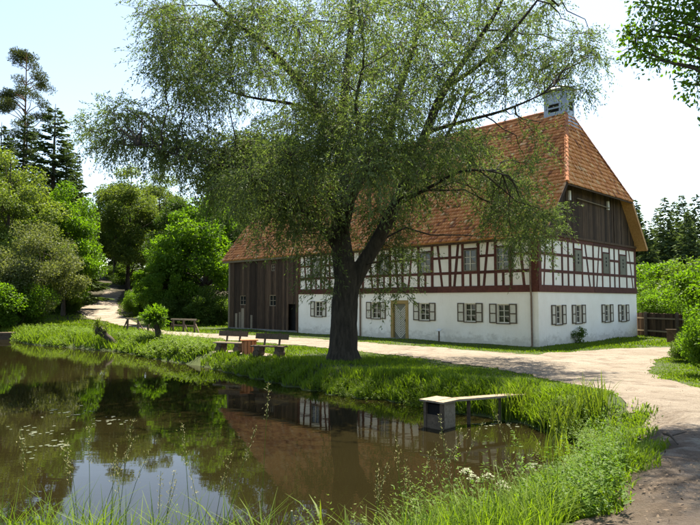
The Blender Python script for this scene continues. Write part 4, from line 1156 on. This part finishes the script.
# duck house on the water with its gangway
dp = at_depth(440, 425, 13.1)
dk = empty('duck_house', (float(dp[0]), 13.1, ZW), math.radians(45)); tag(dk, 'small wooden duck house standing in the pond with a flat board roof', 'duck house')
m = MB()
h = 0.235
for (x0, x1, y0, y1, z0, z1, nm) in ((-h, h, -h, -h + .03, -.1, .02, 'wall_board'), (-h, h, -h, -h + .03, .02, .27, 'wall_board'),
      (-h, -h + .03, -h + .031, h, -.1, .18, 'wall_board'), (-h, -h + .03, -h + .031, h, .182, .29, 'wall_board'), (h - .03, h, -h + .031, h, -.1, .56, 'wall_board'),
      (-h + .031, h - .031, h - .03, h, -.1, .56, 'wall_board'), (-h, h, -h, -h + .03, .272, .56, 'wall_board')):
    m = MB(); m.box(x0, x1, y0, y1, z0, z1); m.build(nm, M['oldwood' if y0 == -h and z0 > 0 else 'darkwood'], dk)
for (x, y) in ((-h + .02, -h + .02), (-h + .02, h - .02)):
    m = MB(); m.box(x - .035, x + .035, y - .035, y + .035, -.7, .56); m.build('post', M['darkwood'], dk)
m = MB(); m.box(-h + .05, h - .05, -h + .05, h - .05, .0, .5); m.build('dark_inside', M['black'], dk)
for k in range(3):
    m = MB(); y0 = -0.315 + k * 0.211; m.box(-0.315, 0.315, y0, y0 + 0.206, 0.562, 0.597 + .006 * (k % 2)); m.build('roof_board', M['oldwood'], dk)
gw = empty('gangway', (0, 0, 0)); tag(gw, 'narrow pale plank gangway running from the duck house to the bank', 'gangway')
pa = at_depth(455, 399.5, 13.25); pb = at_depth(507, 395.5, 13.9); pc = at_depth(566, 392, 14.8)
for k, (p, q) in enumerate(((pa, pb), (pb + np.array([.01, 0, .0]), pc))):
    m = MB(); m.bar(p, q, 0.26, 0.045); m.build('plank', M['oldwood'], gw)
for t in (0.25, 0.85):
    p = pa * (1 - t) + pb * t; m = MB(); m.tube([(p[0], p[1], -1.0), (p[0], p[1], p[2] - .03)], [.045, .04], 8); m.build('stilt', M['darkwood'], gw)

# low rail fences beyond the pond
def rail_fence(pts, label):
    o = empty('rail_fence', pts[0]); tag(o, label, 'fence', 'low rail fences left of the barn'); O = np.array(pts[0])
    P = [np.array(p) - O for p in pts]
    for i, p in enumerate(P):
        m = MB(); m.bar(p + np.array([0, 0, -.15]), p + np.array([0, 0, .84]), .12, .12); m.build('post', M['darkwood'], o)
        m = MB(); d = unit((P[1] - P[0])[None])[0] * (0.75 if i else -0.55); m.bar(p + d * .95 + np.array([0, 0, -.05]), p + d * 0.05 + np.array([0, -.09, .72]), .07, .07); m.build('brace', M['darkwood'], o)
    for i in range(len(P) - 1):
        a, b = P[i] + np.array([0, 0, .86]), P[i + 1] + np.array([0, 0, .86]); e = (b - a) * 0.18
        m = MB(); m.bar(a - (e if i == 0 else 0), b + (e if i == len(P) - 2 else -(b - a) * .01), .10, .10); m.build('rail', M['oldwood'], o)
        m = MB(); m.bar(a - np.array([0, 0, .43]), b - np.array([0, 0, .43]), .07, .07); m.build('lower_rail', M['darkwood'], o)
rail_fence([place(127.5, 330.5), place(138, 331.2), place(148, 332)], 'short rail fence left of the round-headed pollard willow')
rail_fence([place(173, 331.0), place(183.5, 331.6), place(194.5, 332.2)], 'rail fence between round-headed pollard willow and barn')
rail_fence([place(-6, 320.5), place(12, 321), place(30, 321.4)], 'rail fence at the left edge behind the pond bank')

# pollard willows
def pollard(loc, trunkpts, rad, head_r, nshoots, label, ln, mat='maple', flat=1.0, nl=26):
    o = empty('pollard_willow', loc); tag(o, label, 'tree', 'pollard willows on the far pond bank'); m = MB()
    limb(m, trunkpts, rad, 9); top = np.array(trunkpts[-1])
    for k in range(7):
        e = top + ball(1, .3)[0] * head_r * .45; m.tube([top, e], [rad[-1], rad[-1] * .7], 7)
    B, D = [], []
    for k in range(nshoots):
        d = unit(rng.normal(size=3) * np.array([1, 1, .8]) + np.array([0, 0, .75])); l = ln * random.uniform(.6, 1.1)
        m.tube([top, top + d * l * .6, top + d * l + np.array([0, 0, -.06])], [.018, .012, .004], 4, False)
        t = rng.uniform(.25, 1, nl); B.append(top + d * (t * l)[:, None] + rng.normal(0, .04, (nl, 3))); D.append(d + rng.normal(size=(nl, 3)) * .6)
    B = np.concatenate(B); D = np.concatenate(D); n = len(B)
    link('trunk', m.mesh('pollard_trunk', M['barkdark']), o); link('crown', leaf_mesh('pollard_crown', B, D, rng.uniform(.12, .22, n), rng.uniform(.04, .07, n), M[mat]), o)
p = np.array(place(159.5, 341)); d = p[1]
pollard(tuple(p), [(0, 0, -.3), at_depth(158.5, 334, d) - p, at_depth(157, 328, d) - p, at_depth(155, 319, d) - p], [.20, .17, .15, .19], .42, 120, 'upright pollard willow with a round bright leafy head', .78)
p = np.array(place(117, 346)); d = p[1]
pollard(tuple(p), [(0, 0, -.2), at_depth(112, 341, d) - p, at_depth(106, 336, d) - p, at_depth(99.5, 330, d) - p], [.20, .17, .16, .24], .45, 34, 'leaning dark pollard willow bent over the water', .62, 'birch', nl=16)
p = np.array(place(36, 327)); d = p[1]
pollard(tuple(p), [(0, 0, -.3), at_depth(36, 320, d) - p, at_depth(36, 314, d) - p, at_depth(36, 309, d) - p], [.26, .22, .22, .28], .5, 9, 'bare pollard stump in the weeds at far left', .35, 'birch', nl=8)

# notice, weir, info stands, plank fence
p = place(66.5, 312); n_ = empty('notice_board', p); tag(n_, 'small white notice board on a post in front of the woods', 'sign')
m = MB(); m.box(-.08, .08, -.06, .06, -.3, 1.0); m.build('post', M['oldwood'], n_); m = MB(); m.box(-.38, .38, -.105, -.062, .25, 1.35); m.build('panel', M['signwhite'], n_); m = MB(); m.box(-.44, .44, -.13, .1, 1.352, 1.41); m.build('roof_board', M['oldwood'], n_)
wz = at_depth(6, 335, 42.0)
w_ = empty('weir', (float(wz[0]), 42.6, ZW), 0.35); tag(w_, 'dark timber and stone weir at the left pond edge', 'weir')
for (a, nm, mt) in (((-3.0, 1.0, -.5, .5, -.6, .34), 'stone_block', 'stone'), ((-3.1, 1.1, -.60, .6, .342, .46), 'cap_plank', 'darkwood'), ((-3.05, .95, -.56, -.502, -.4, .33), 'sluice_board', 'darkwood')):
    m = MB(); m.box(*a); m.build(nm, M[mt], w_)
def lectern(loc, rz, label, hgt, name='info_stand', bw=.30, bh=.22, tilt=.9, mat='signwhite'):
    o = empty(name, loc, rz); tag(o, label, 'sign'); m = MB(); m.box(-.03, .03, -.03, .03, -.2, hgt); m.build('post', M['darkwood'], o)
    m = MB(); m.bar((0, -.10, hgt - .02), (0, .12, hgt + .10 * tilt), bw, .03); m.build('panel', M[mat], o)
lp = PF(5.5, 0, 0.55); lw = CORN - FX * lp[0] + GX * lp[1]
lectern((float(lw[0]), float(lw[1]), float(gh(lw[0], lw[1]))), -YAW, 'small white information stand on the grass by the house front', .62)
p = place(671.5, 352); sp = empty('sign_post', p, -.3); tag(sp, 'dark sign box on a thin post by the path', 'sign')
m = MB(); m.tube([(0, 0, -.2), (0, 0, .95)], [.035, .035], 8); m.build('post', M['darkwood'], sp); m = MB(); m.box(-.17, .17, -.10, -.036, .42, .94); m.build('panel', M['darkwood'], sp); m = MB(); m.box(-.20, .20, -.13, .02, .942, .975); m.build('cover', M['darkwood'], sp)
fe = empty('plank_fence', (18.2, 38.2, float(gh(18.2, 38.2)))); tag(fe, 'dark weathered plank fence joining the rear corner of the house', 'fence')
fa, fb = np.array([18.2, 38.2]), np.array([20.6, 27.5]); FO = np.array([18.2, 38.2, float(gh(18.2, 38.2))]); L = np.hypot(*(fb - fa)); u_ = (fb - fa) / L
s = 0.0; k = 0
while s < L:
    w = random.uniform(.13, .18); q0 = fa + u_ * s; q1 = fa + u_ * min(L, s + w - .012)
    z = float(gh(*q0)) - FO[2]; m = MB()
    tn = np.array([u_[1], -u_[0]]) * .012
    c = [(*(q - FO[:2] + t), zz) for t in (tn, -tn) for (q, zz) in ((q0, z - .05), (q1, z - .05), (q1, z + 1.42 + random.uniform(-.03, .03)), (q0, z + 1.42 + random.uniform(-.03, .03)))]
    m.add(c, [(0,1,2,3),(7,6,5,4),(0,4,5,1),(1,5,6,2),(2,6,7,3),(3,7,4,0)], random.random()); m.build('plank', M['board'], fe); s += w; k += 1
nrm = np.array([-u_[1], u_[0]]) if (-u_[1] * -fa[0] + u_[0] * -fa[1]) > 0 else np.array([u_[1], -u_[0]])
for zz in (.35, 1.12):
    p = fa - FO[:2] + nrm * .05; q = fb - FO[:2] + nrm * .05; m = MB(); m.bar((*p, zz), (*q, zz), .07, .09); m.build('rail', M['oldwood'], fe)
s = 1.0
while s < L:
    q = fa + u_ * s - FO[:2] + nrm * .12; m = MB(); m.box(q[0] - .07, q[0] + .07, q[1] - .07, q[1] + .07, -.2, 1.5); m.build('post', M['darkwood'], fe); s += 2.6

# shrubs at the right of the path and by the gable wall
for (nm, kd, px, py, ht, wf, lab) in (('leafy_bush', 'bush', 738, 380, 2.5, 0.85, 'bright bush at the right edge where the path forks'), ('leafy_bush', 'bush2', 690, 362, 1.0, 1.2, 'low bush behind the grass patch by the sign post'),
      ('leafy_bush', 'bush', 732, 357, 4.1, 0.85, 'tall bright bush at the right edge behind the sign post'), ('wall_shrub', 'shrublet', 578, 343.5, .9, 1.0, 'small shrub growing against the white gable wall')):
    p = place(px, py); s = ht / PH[kd]; stand(nm, PROTO[kd], lab, 'bush', p, px * .7, (s * wf, s * wf, s))

# fallen sticks on the path
for i, (a, b, r, lab) in enumerate((((664, 437), (678, 448), .022, 'forked dark stick lying on the path right of the grass'), ((630, 441), (645, 445), .016, 'thin dark twig lying at the grass edge of the path'))):
    p = hit(*a); q = hit(*b); o = np.array([p[0], p[1], p[2]]); m = MB()
    limb(m, [p - o + [0, 0, .04], (p + q) / 2 - o + [0.03, 0.05, .06], q - o + [0, 0, .04]], [r, r * .8, r * .4], 6)
    c = (p + q) / 2 - o; m.tube([c + [0.03, .05, .06], c + [.25, .1, .10]], [r * .6, r * .2], 5)
    tag(m.build('fallen_stick', M['barkdark'], None, tuple(o)), lab, 'stick')

# ------------------------------------------------------------------ grass, weeds, reeds
def blades(name, P, Hh, Wd, lean, mat, tint, curve=0.55):
    """bent two-piece blades"""
    n = len(P); a = rng.uniform(0, 2 * math.pi, n)
    out = np.stack([np.cos(a), np.sin(a), np.zeros(n)], 1); side = np.stack([-np.sin(a + rng.normal(0, .6, n)), np.cos(a), np.zeros(n)], 1)
    up = np.array([0, 0, 1.0])
    l = lean[:, None]; H = Hh[:, None]; w = Wd[:, None]
    b = P; m = P + up * H * 0.58 + out * H * l * 0.35; t = P + up * H * (1 - 0.25 * l) + out * H * l * (0.35 + curve)
    V = np.stack([b - side * w * .5, b + side * w * .5, m + side * w * .42, m - side * w * .42, t + side * w * .06, t - side * w * .06], 1).reshape(-1, 3)
    F = (np.array([[0, 1, 2, 3], [3, 2, 4, 5]])[None] + 6 * np.arange(n)[:, None, None]).reshape(-1, 4)
    return np_mesh(name, V, F, mat, np.repeat(np.clip(tint, 0, 1), 2))

def vnoise(x, y, s):
    return 0.5 + 0.25 * np.sin(x * s + 1.7 * np.sin(y * s * .8)) + 0.25 * np.sin(y * s * 1.3 + 1.3 * np.sin(x * s * .7 + 2))

def in_house(x, y, m=0.0):
    dx = x - CORN[0]; dy = y - CORN[1]
    lu = dx * FX[0] + dy * FX[1]; lv = dx * GX[0] + dy * GX[1]
    return (lu > -m) & (lu < L2 + m) & (lv > -m) & (lv < W + m), lu, lv

def sample(n, d0, d1, px0=-40, px1=740, pw=1.0):
    u = rng.random(n)
    d = np.exp(np.log(d0) + u * (np.log(d1) - np.log(d0))) if pw == 1 else d0 + (d1 - d0) * u ** pw
    px = rng.uniform(px0, px1, n); return (px - 350) / FPX * d, d

def grass_field(name, n, d0, d1, label, far):
    x, y = sample(n, d0, d1, -40 if far else 330)
    sdp = poly_sd(POND, x, y); sdr = poly_sd(PATHR, x, y); sde = poly_sd(tp, x, y)
    ins, lu, lv = in_house(x, y, 0.02)
    trod = vnoise(x, y, 2.3) * .35
    keep = (sdp > -0.4) & (gh(x, y) > ZW + 0.01) & (sdr > 0.05 - 0.28 * (rng.random(n) ** 3)) & ~ins & (sde > -0.05) & ~((lu > 0) & (lu < L2) & (lv > 0)) & (vnoise(x, y, 1.1) > rng.random(n) * .30)
    keep &= (np.abs(x - WB[0]) + np.abs(y - WB[1]) > .55)
    x, y, sdp, sdr, lu, lv = (a[keep] for a in (x, y, sdp, sdr, lu, lv)); m = len(x)
    z = gh(x, y) - 0.02
    bank = 1 - smooth(0.4, 2.8, sdp)                        # long growth along the water
    edge = smooth(0.0, 1.3, sdr)
    h = 0.07 + 0.08 * vnoise(x, y, .9) + bank * (0.07 + 0.15 * vnoise(x + 9, y, .8))
    left = smooth(-9, -14, x); h += left * bank * 0.20 + left * 0.10
    right = smooth(2.0, 3.2, x) * (1 - smooth(15, 17, y)); h += right * 0.07 * smooth(0.5, 1.6, sdr)
    h *= 0.5 + 0.5 * edge
    nearhouse = (lv < 0) & (lv > -3) & (lu > -1); h = np.where(nearhouse, h * .5, h)
    h *= rng.uniform(.6, 1.35, m)
    w = (0.007 + 0.0011 * y) * rng.uniform(.7, 1.3, m)
    t = 0.25 + 0.5 * vnoise(x + 3, y - 2, .7) + rng.normal(0, .18, m) + .15 * right
    P = np.stack([x, y, z], 1)
    if far:
        D = rng.normal(size=(m, 3)) * .42; D[:, 2] = 1
        me = leaf_mesh(name, P, D, h, w * 1.3, M['grass'], t, wide=.3)
    else: me = blades(name, P, h, w, rng.uniform(.15, .9, m), M['grass'], t)
    o = link(name, me); tag(o, label, 'grass', kind='stuff'); print(name, m)
grass_field('bank_grass', 210000, 5.0, 17.0, 'lush green grass on the near right bank of the pond', False)
grass_field('meadow_grass', 285000, 16.0, 75.0, 'green lawn and bank grass around willow, benches and house', True)

# leafy weeds in the bank growth: docks, nettles, meadowsweet
def weed_field(name, pts, label, matn, leaf, hmin, hmax, nl):
    B, D, S, T = [], [], [], []
    for (x, y) in pts:
        z = float(gh(x, y)); hh = random.uniform(hmin, hmax); ax = rng.normal(0, .12, 2)
        t = rng.uniform(.12, 1, nl) ** .8
        p = np.stack([x + ax[0] * t * hh, y + ax[1] * t * hh, z + t * hh], 1); a = rng.uniform(0, 6.28, nl)
        D.append(np.stack([np.cos(a), np.sin(a), rng.uniform(-.3, .7, nl)], 1)); B.append(p); S.append(leaf * (1.25 - .8 * t)); T.append(np.clip(random.uniform(.2, .8) + rng.normal(0, .15, nl), 0, 1))
    B = np.concatenate(B); D = np.concatenate(D); S = np.concatenate(S); T = np.concatenate(T)
    o = link(name, leaf_mesh(name, B, D, S * rng.uniform(.8, 1.2, len(S)), S * .38, M[matn], T, flat=.75)); tag(o, label, 'weeds', kind='stuff')
def bank_pts(n, d0, d1, px0, px1, s0, s1):
    out = []
    while len(out) < n:
        x, y = sample(4000, d0, d1, px0, px1); sdp = poly_sd(POND, x, y); sdr = poly_sd(PATHR, x, y)
        k = (sdp > s0) & (sdp < s1) & (sdr > .75) & (vnoise(x, y, 1.4) > .42); out += list(zip(x[k], y[k]))
    return out[:n]
weed_field('far_bank_weeds', bank_pts(2300, 26, 48, -20, 225, .15, 3.6), 'tall leafy weeds along the far left pond bank', 'grass', .17, .2, .6, 14)
weed_field('willow_bank_weeds', bank_pts(900, 13, 24, 210, 520, .1, .9), 'leafy weeds along the water below the willow', 'grass', .10, .12, .30, 12)
weed_field('right_bank_weeds', bank_pts(1300, 7, 13, 480, 640, .1, 2.2), 'leafy weeds among the grass right of the pond', 'grass', .075, .15, .40, 16)

def blade_clump(name, loc, nb, hh, w, spread, label, cat, mat='reed', group=None, stems=0, seedh=0.22, lean=0.55, parts=True, tipdir=None):
    o = empty(name, loc); tag(o, label, cat, group)
    V, F, T = [], [], []; mb_s = MB(); SB, SD = [], []
    for k in range(nb):
        a = random.uniform(0, 6.28); r0 = spread * math.sqrt(random.random()); b = np.array([math.cos(a * 3) * r0, math.sin(a * 3) * r0, -.05])
        H = hh * random.uniform(.55, 1.1); ln = lean * random.uniform(.25, 1.3); out = np.array([math.cos(a), math.sin(a) * .8, 0]); side = np.array([-out[1], out[0], 0]) + rng.normal(0, .3, 3)
        side /= np.linalg.norm(side); base = len(V); ns = 6
        for i in range(ns + 1):
            t = i / ns; c = b + np.array([0, 0, 1]) * H * (t - ln * .55 * t ** 3) + out * H * ln * (.25 * t + .75 * t ** 2.4)
            ww = w * (0.55 + 1.2 * t) * (1 - t) ** .75 * 1.1 if i < ns else .0006
            ww = max(ww, .0006); V += [c - side * ww, c + side * ww]
        for i in range(ns): F.append((base + 2*i, base + 2*i + 1, base + 2*i + 3, base + 2*i + 2))
        T += [random.random()] * ns
    link('blades', np_mesh(name + '_blades', V, F, M[mat], T, smooth=True), o)
    for k in range(stems):
        a = random.uniform(0, 6.28); b = np.array([math.cos(a), math.sin(a), 0]) * spread * random.random(); H = hh * random.uniform(1.05, 1.5); d = rng.normal(0, .13, 2)
        pts = [b + np.array([d[0] * t * t * H, d[1] * t * t * H, t * H]) for t in np.linspace(0, 1, 5)]
        mb_s.tube(pts, [.0028, .0026, .0024, .002, .0014], 4, False, .6)
        m = 46; t = rng.uniform(1 - seedh / H * 1.3, 1.0, m); t = np.clip(t, .4, 1)
        q = b + np.stack([d[0] * t * t * H, d[1] * t * t * H, t * H], 1) + rng.normal(0, .011, (m, 3)); SB.append(q); SD.append(rng.normal(size=(m, 3)) * .5 + np.array([d[0] * 2, d[1] * 2, 1]))
    if stems:
        link('stems', mb_s.mesh(name + '_stems', M['reed']), o); SB = np.concatenate(SB); SD = np.concatenate(SD)
        link('seed_heads', leaf_mesh(name + '_seed', SB, SD, rng.uniform(.012, .026, len(SB)), .006, M['seed']), o)['kind'] = 'stuff'
    return o
REEDS = [(505, 419, 46, .95, 'reed clump at the bank end of the gangway'), (524, 414, 40, .85, 'reed clump right behind the gangway planks'), (566, 440, 60, 1.0, 'tall reed clump at the right-hand tip of the pond'),
         (582, 424, 50, .95, 'reed clump standing on the bank right of the pond tip'), (548, 430, 34, .7, 'short reed clump at the waterline between gangway and pond tip'), (560, 468, 44, .75, 'reed clump hanging over the water on the right bank'),
         (596, 412, 36, .75, 'thin reed clump nearest to the sandy path')]
for (px, py, nb_, hh, lab) in REEDS:
    p = hit(px, py); blade_clump('reed_clump', tuple(float(v) for v in p), nb_, hh * 1.15, .014, .30, lab, 'reeds', group='reeds on the right bank', lean=.35)
# foreground growth on the bank below the camera
FG = [(8, 4.6, 12, 470, 0, 'broad-bladed grass tuft in the lower left corner'), (44, 4.5, 9, 486, 1, 'low arching grass tuft right of the lower left corner'), (100, 4.7, 6, 490, 4, 'seeding grass tuft below the sky reflection'),
      (26, 4.9, 9, 496, 0, 'short broad-bladed tuft between the two at the lower left'), (238, 4.9, 10, 486, 0, 'broad-bladed tuft leaning over the sky reflection, lower centre left'), (346, 4.5, 9, 478, 0, 'broad-bladed tuft just left of the bottom centre'),
      (122, 4.7, 7, 470, 4, 'tall seeding grass standing highest at the lower left'), (165, 4.6, 7, 492, 3, 'thin seeding grass right of the tallest stalk'), (208, 4.6, 9, 492, 4, 'fine grass tuft with nodding seed heads, lower centre left'),
      (262, 4.6, 13, 465, 1, 'broad-bladed tuft left of the upright pale stake'), (322, 4.7, 14, 468, 0, 'glossy arching tuft right of the upright pale stake'), (366, 4.6, 11, 482, 2, 'arching grass tuft at the bottom centre'),
      (408, 4.9, 9, 478, 5, 'grass with pale seed heads left of the white umbels'), (440, 5.0, 8, 470, 5, 'grass with feathery seed heads over the brown water'), (520, 5.6, 14, 468, 3, 'grass tuft right of the white umbels')]
for (px, d, nb_, ty, st, lab) in FG:
    p = ground_at(px, d); hh = at_depth(px, ty, d)[2] - p[2]; blade_clump('grass_tuft', p, nb_, hh * 1.05, .017 if st < 2 else .0065, .13, lab, 'grass tuft', group='grass tufts along the bottom edge', stems=st, lean=.5)
p = ground_at(293, 4.7); m = MB(); m.tube([(0, 0, -.3), (.005, 0, .45), (.0, .01, .90)], [.011, .011, .009], 7); st_ = m.build('stake', M['greygreen'], None, p); tag(st_, 'thin upright pale stake among the grass at the bottom', 'stake')
# umbel plants
def umbel_plant(loc, hh, label):
    o = empty('umbel_plant', loc); tag(o, label, 'plant'); m = MB(); B, D = [], []; LB, LD = [], []
    for k in range(3):
        a = random.uniform(0, 6.28); e = np.array([math.cos(a) * .09, math.sin(a) * .13, hh * random.uniform(.85, 1.05)]); m.tube([(0, 0, -.05), e * np.array([.3, .3, .6]), e], [.006, .004, .003], 5, False)
        for q in range(11):
            b = e + np.array([math.cos(q * 2.4), math.sin(q * 2.4), 0]) * .014 * math.sqrt(q) * 1.3 + np.array([0, 0, .05 - .004 * q]); m.tube([e, b], [.0015, .001], 3, False)
            c = b + rng.normal(0, 1, (14, 3)) * np.array([.008, .008, .003]); B.append(c); D.append(rng.normal(size=(14, 3)) * np.array([1, 1, .3]))
    for k in range(60):
        t = random.uniform(.1, .8); a = random.uniform(0, 6.28); LB.append(np.array([[math.cos(a) * .05, math.sin(a) * .05, hh * t]])); LD.append(np.array([[math.cos(a), math.sin(a), random.uniform(-.2, .5)]]))
    link('stems', m.mesh('umbel_stems', M['reed']), o); B = np.concatenate(B); D = np.concatenate(D); link('flowers', leaf_mesh('umbel_flowers', B, D, .010, .008, M['umbel'], flat=.8), o)['kind'] = 'stuff'
    LB = np.concatenate(LB); LD = np.concatenate(LD); link('leaves', leaf_mesh('umbel_leaves', LB, LD, rng.uniform(.06, .16, len(LB)), rng.uniform(.02, .05, len(LB)), M['maple'], flat=.7), o)
for (px, d, hh, lab) in ((474, 5.7, .92, 'white-flowered umbel plant in the foreground, larger of the two'), (492, 5.9, .80, 'smaller white umbel plant just right of the larger one')):
    p = ground_at(px, d); umbel_plant((p[0], p[1], max(p[2], ZW - .05)), (at_depth(px, 466 if hh > .9 else 478, d)[2] - p[2]), lab)
def fore_pts(n, px0, px1, d0, d1):
    px = rng.uniform(px0, px1, n); d = rng.uniform(d0, d1, n); return list(zip((px - 350) / FPX * d, d))
weed_field('foreground_weeds', fore_pts(420, 400, 620, 4.6, 6.6), 'leafy bright weeds filling the bottom edge right of centre', 'maple', .060, .35, .85, 26)
weed_field('foreground_herbs', fore_pts(120, 170, 420, 4.2, 4.9), 'low leafy herbs along the bottom edge left of centre', 'grass', .05, .30, .70, 18)
px = np.concatenate([rng.uniform(-40, 420, 2600), rng.uniform(400, 660, 7000)]); d = np.where(px < 410, rng.uniform(3.6, 5.0, len(px)), rng.uniform(3.8, 6.8, len(px))); x = (px - 350) / FPX * d
kp = poly_sd(PATHR, x, d) > .1; x, d = x[kp], d[kp]
o = link('foreground_grass', blades('foreground_grass', np.stack([x, d, np.maximum(gh(x, d), ZW) - .03], 1), rng.uniform(.18, .55, len(x)), rng.uniform(.005, .009, len(x)), rng.uniform(.2, 1.0, len(x)), M['grass'], rng.random(len(x)))); tag(o, 'fine green grass along the bottom edge of the picture', 'grass', kind='stuff')

# dead leaves and grit on the near path
n_ = 3600; x, y = sample(n_, 4.0, 15.0, 560, 760); k = poly_sd(PATHR, x, y) < -.02; k &= (vnoise(x, y, 1.9) * vnoise(x + 4, y, 4.7) > rng.random(n_) * .55); x, y = x[k], y[k]; m_ = len(x)
D_ = rng.normal(size=(m_, 3)); D_[:, 2] *= .12
o = link('leaf_litter', leaf_mesh('leaf_litter', np.stack([x, y, gh(x, y) + .03], 1), D_, rng.uniform(.01, .06, m_) ** 1.0, rng.uniform(.006, .026, m_), M['darkwood'], flat=.85)); tag(o, 'brown dead leaves scattered over the near path', 'leaves', kind='stuff')
# floating leaves and scum on the pond
V, F, T = [], [], []
for (cx, cy, n_, sx, sy) in ((30, 432, 26, 34, 12), (70, 412, 20, 30, 6), (108, 420, 20, 18, 4), (30, 455, 6, 10, 8), (60, 446, 16, 14, 2), (190, 363, 14, 16, 2), (495, 424, 26, 26, 4), (540, 466, 14, 14, 4)):
    for k in range(n_):
        py = cy + random.gauss(0, sy * .5); pxx = cx + random.gauss(0, sx * .5); r = ray(pxx, py)
        if r[2] >= -.01: continue
        t = (ZW - CAMH) / r[2]; c = r * t; rad = random.uniform(.02, .06); b = len(V); a0 = random.uniform(0, 6.28)
        V += [(c[0] + rad * math.cos(a0 + q * 1.047) * random.uniform(.7, 1.2), c[1] + rad * math.sin(a0 + q * 1.047) * random.uniform(.7, 1.2), ZW + .006 + .002 * random.random()) for q in range(6)]
        F.append([b + q for q in range(6)]); T.append(random.random())
o = link('floating_leaves', np_mesh('floating_leaves', V, F, M['lily'], T)); tag(o, 'small floating leaves scattered on the pond surface', 'leaves', kind='stuff')
tot = sum(len(m.polygons) * 2 for m in bpy.data.meshes); print('triangles about', tot)
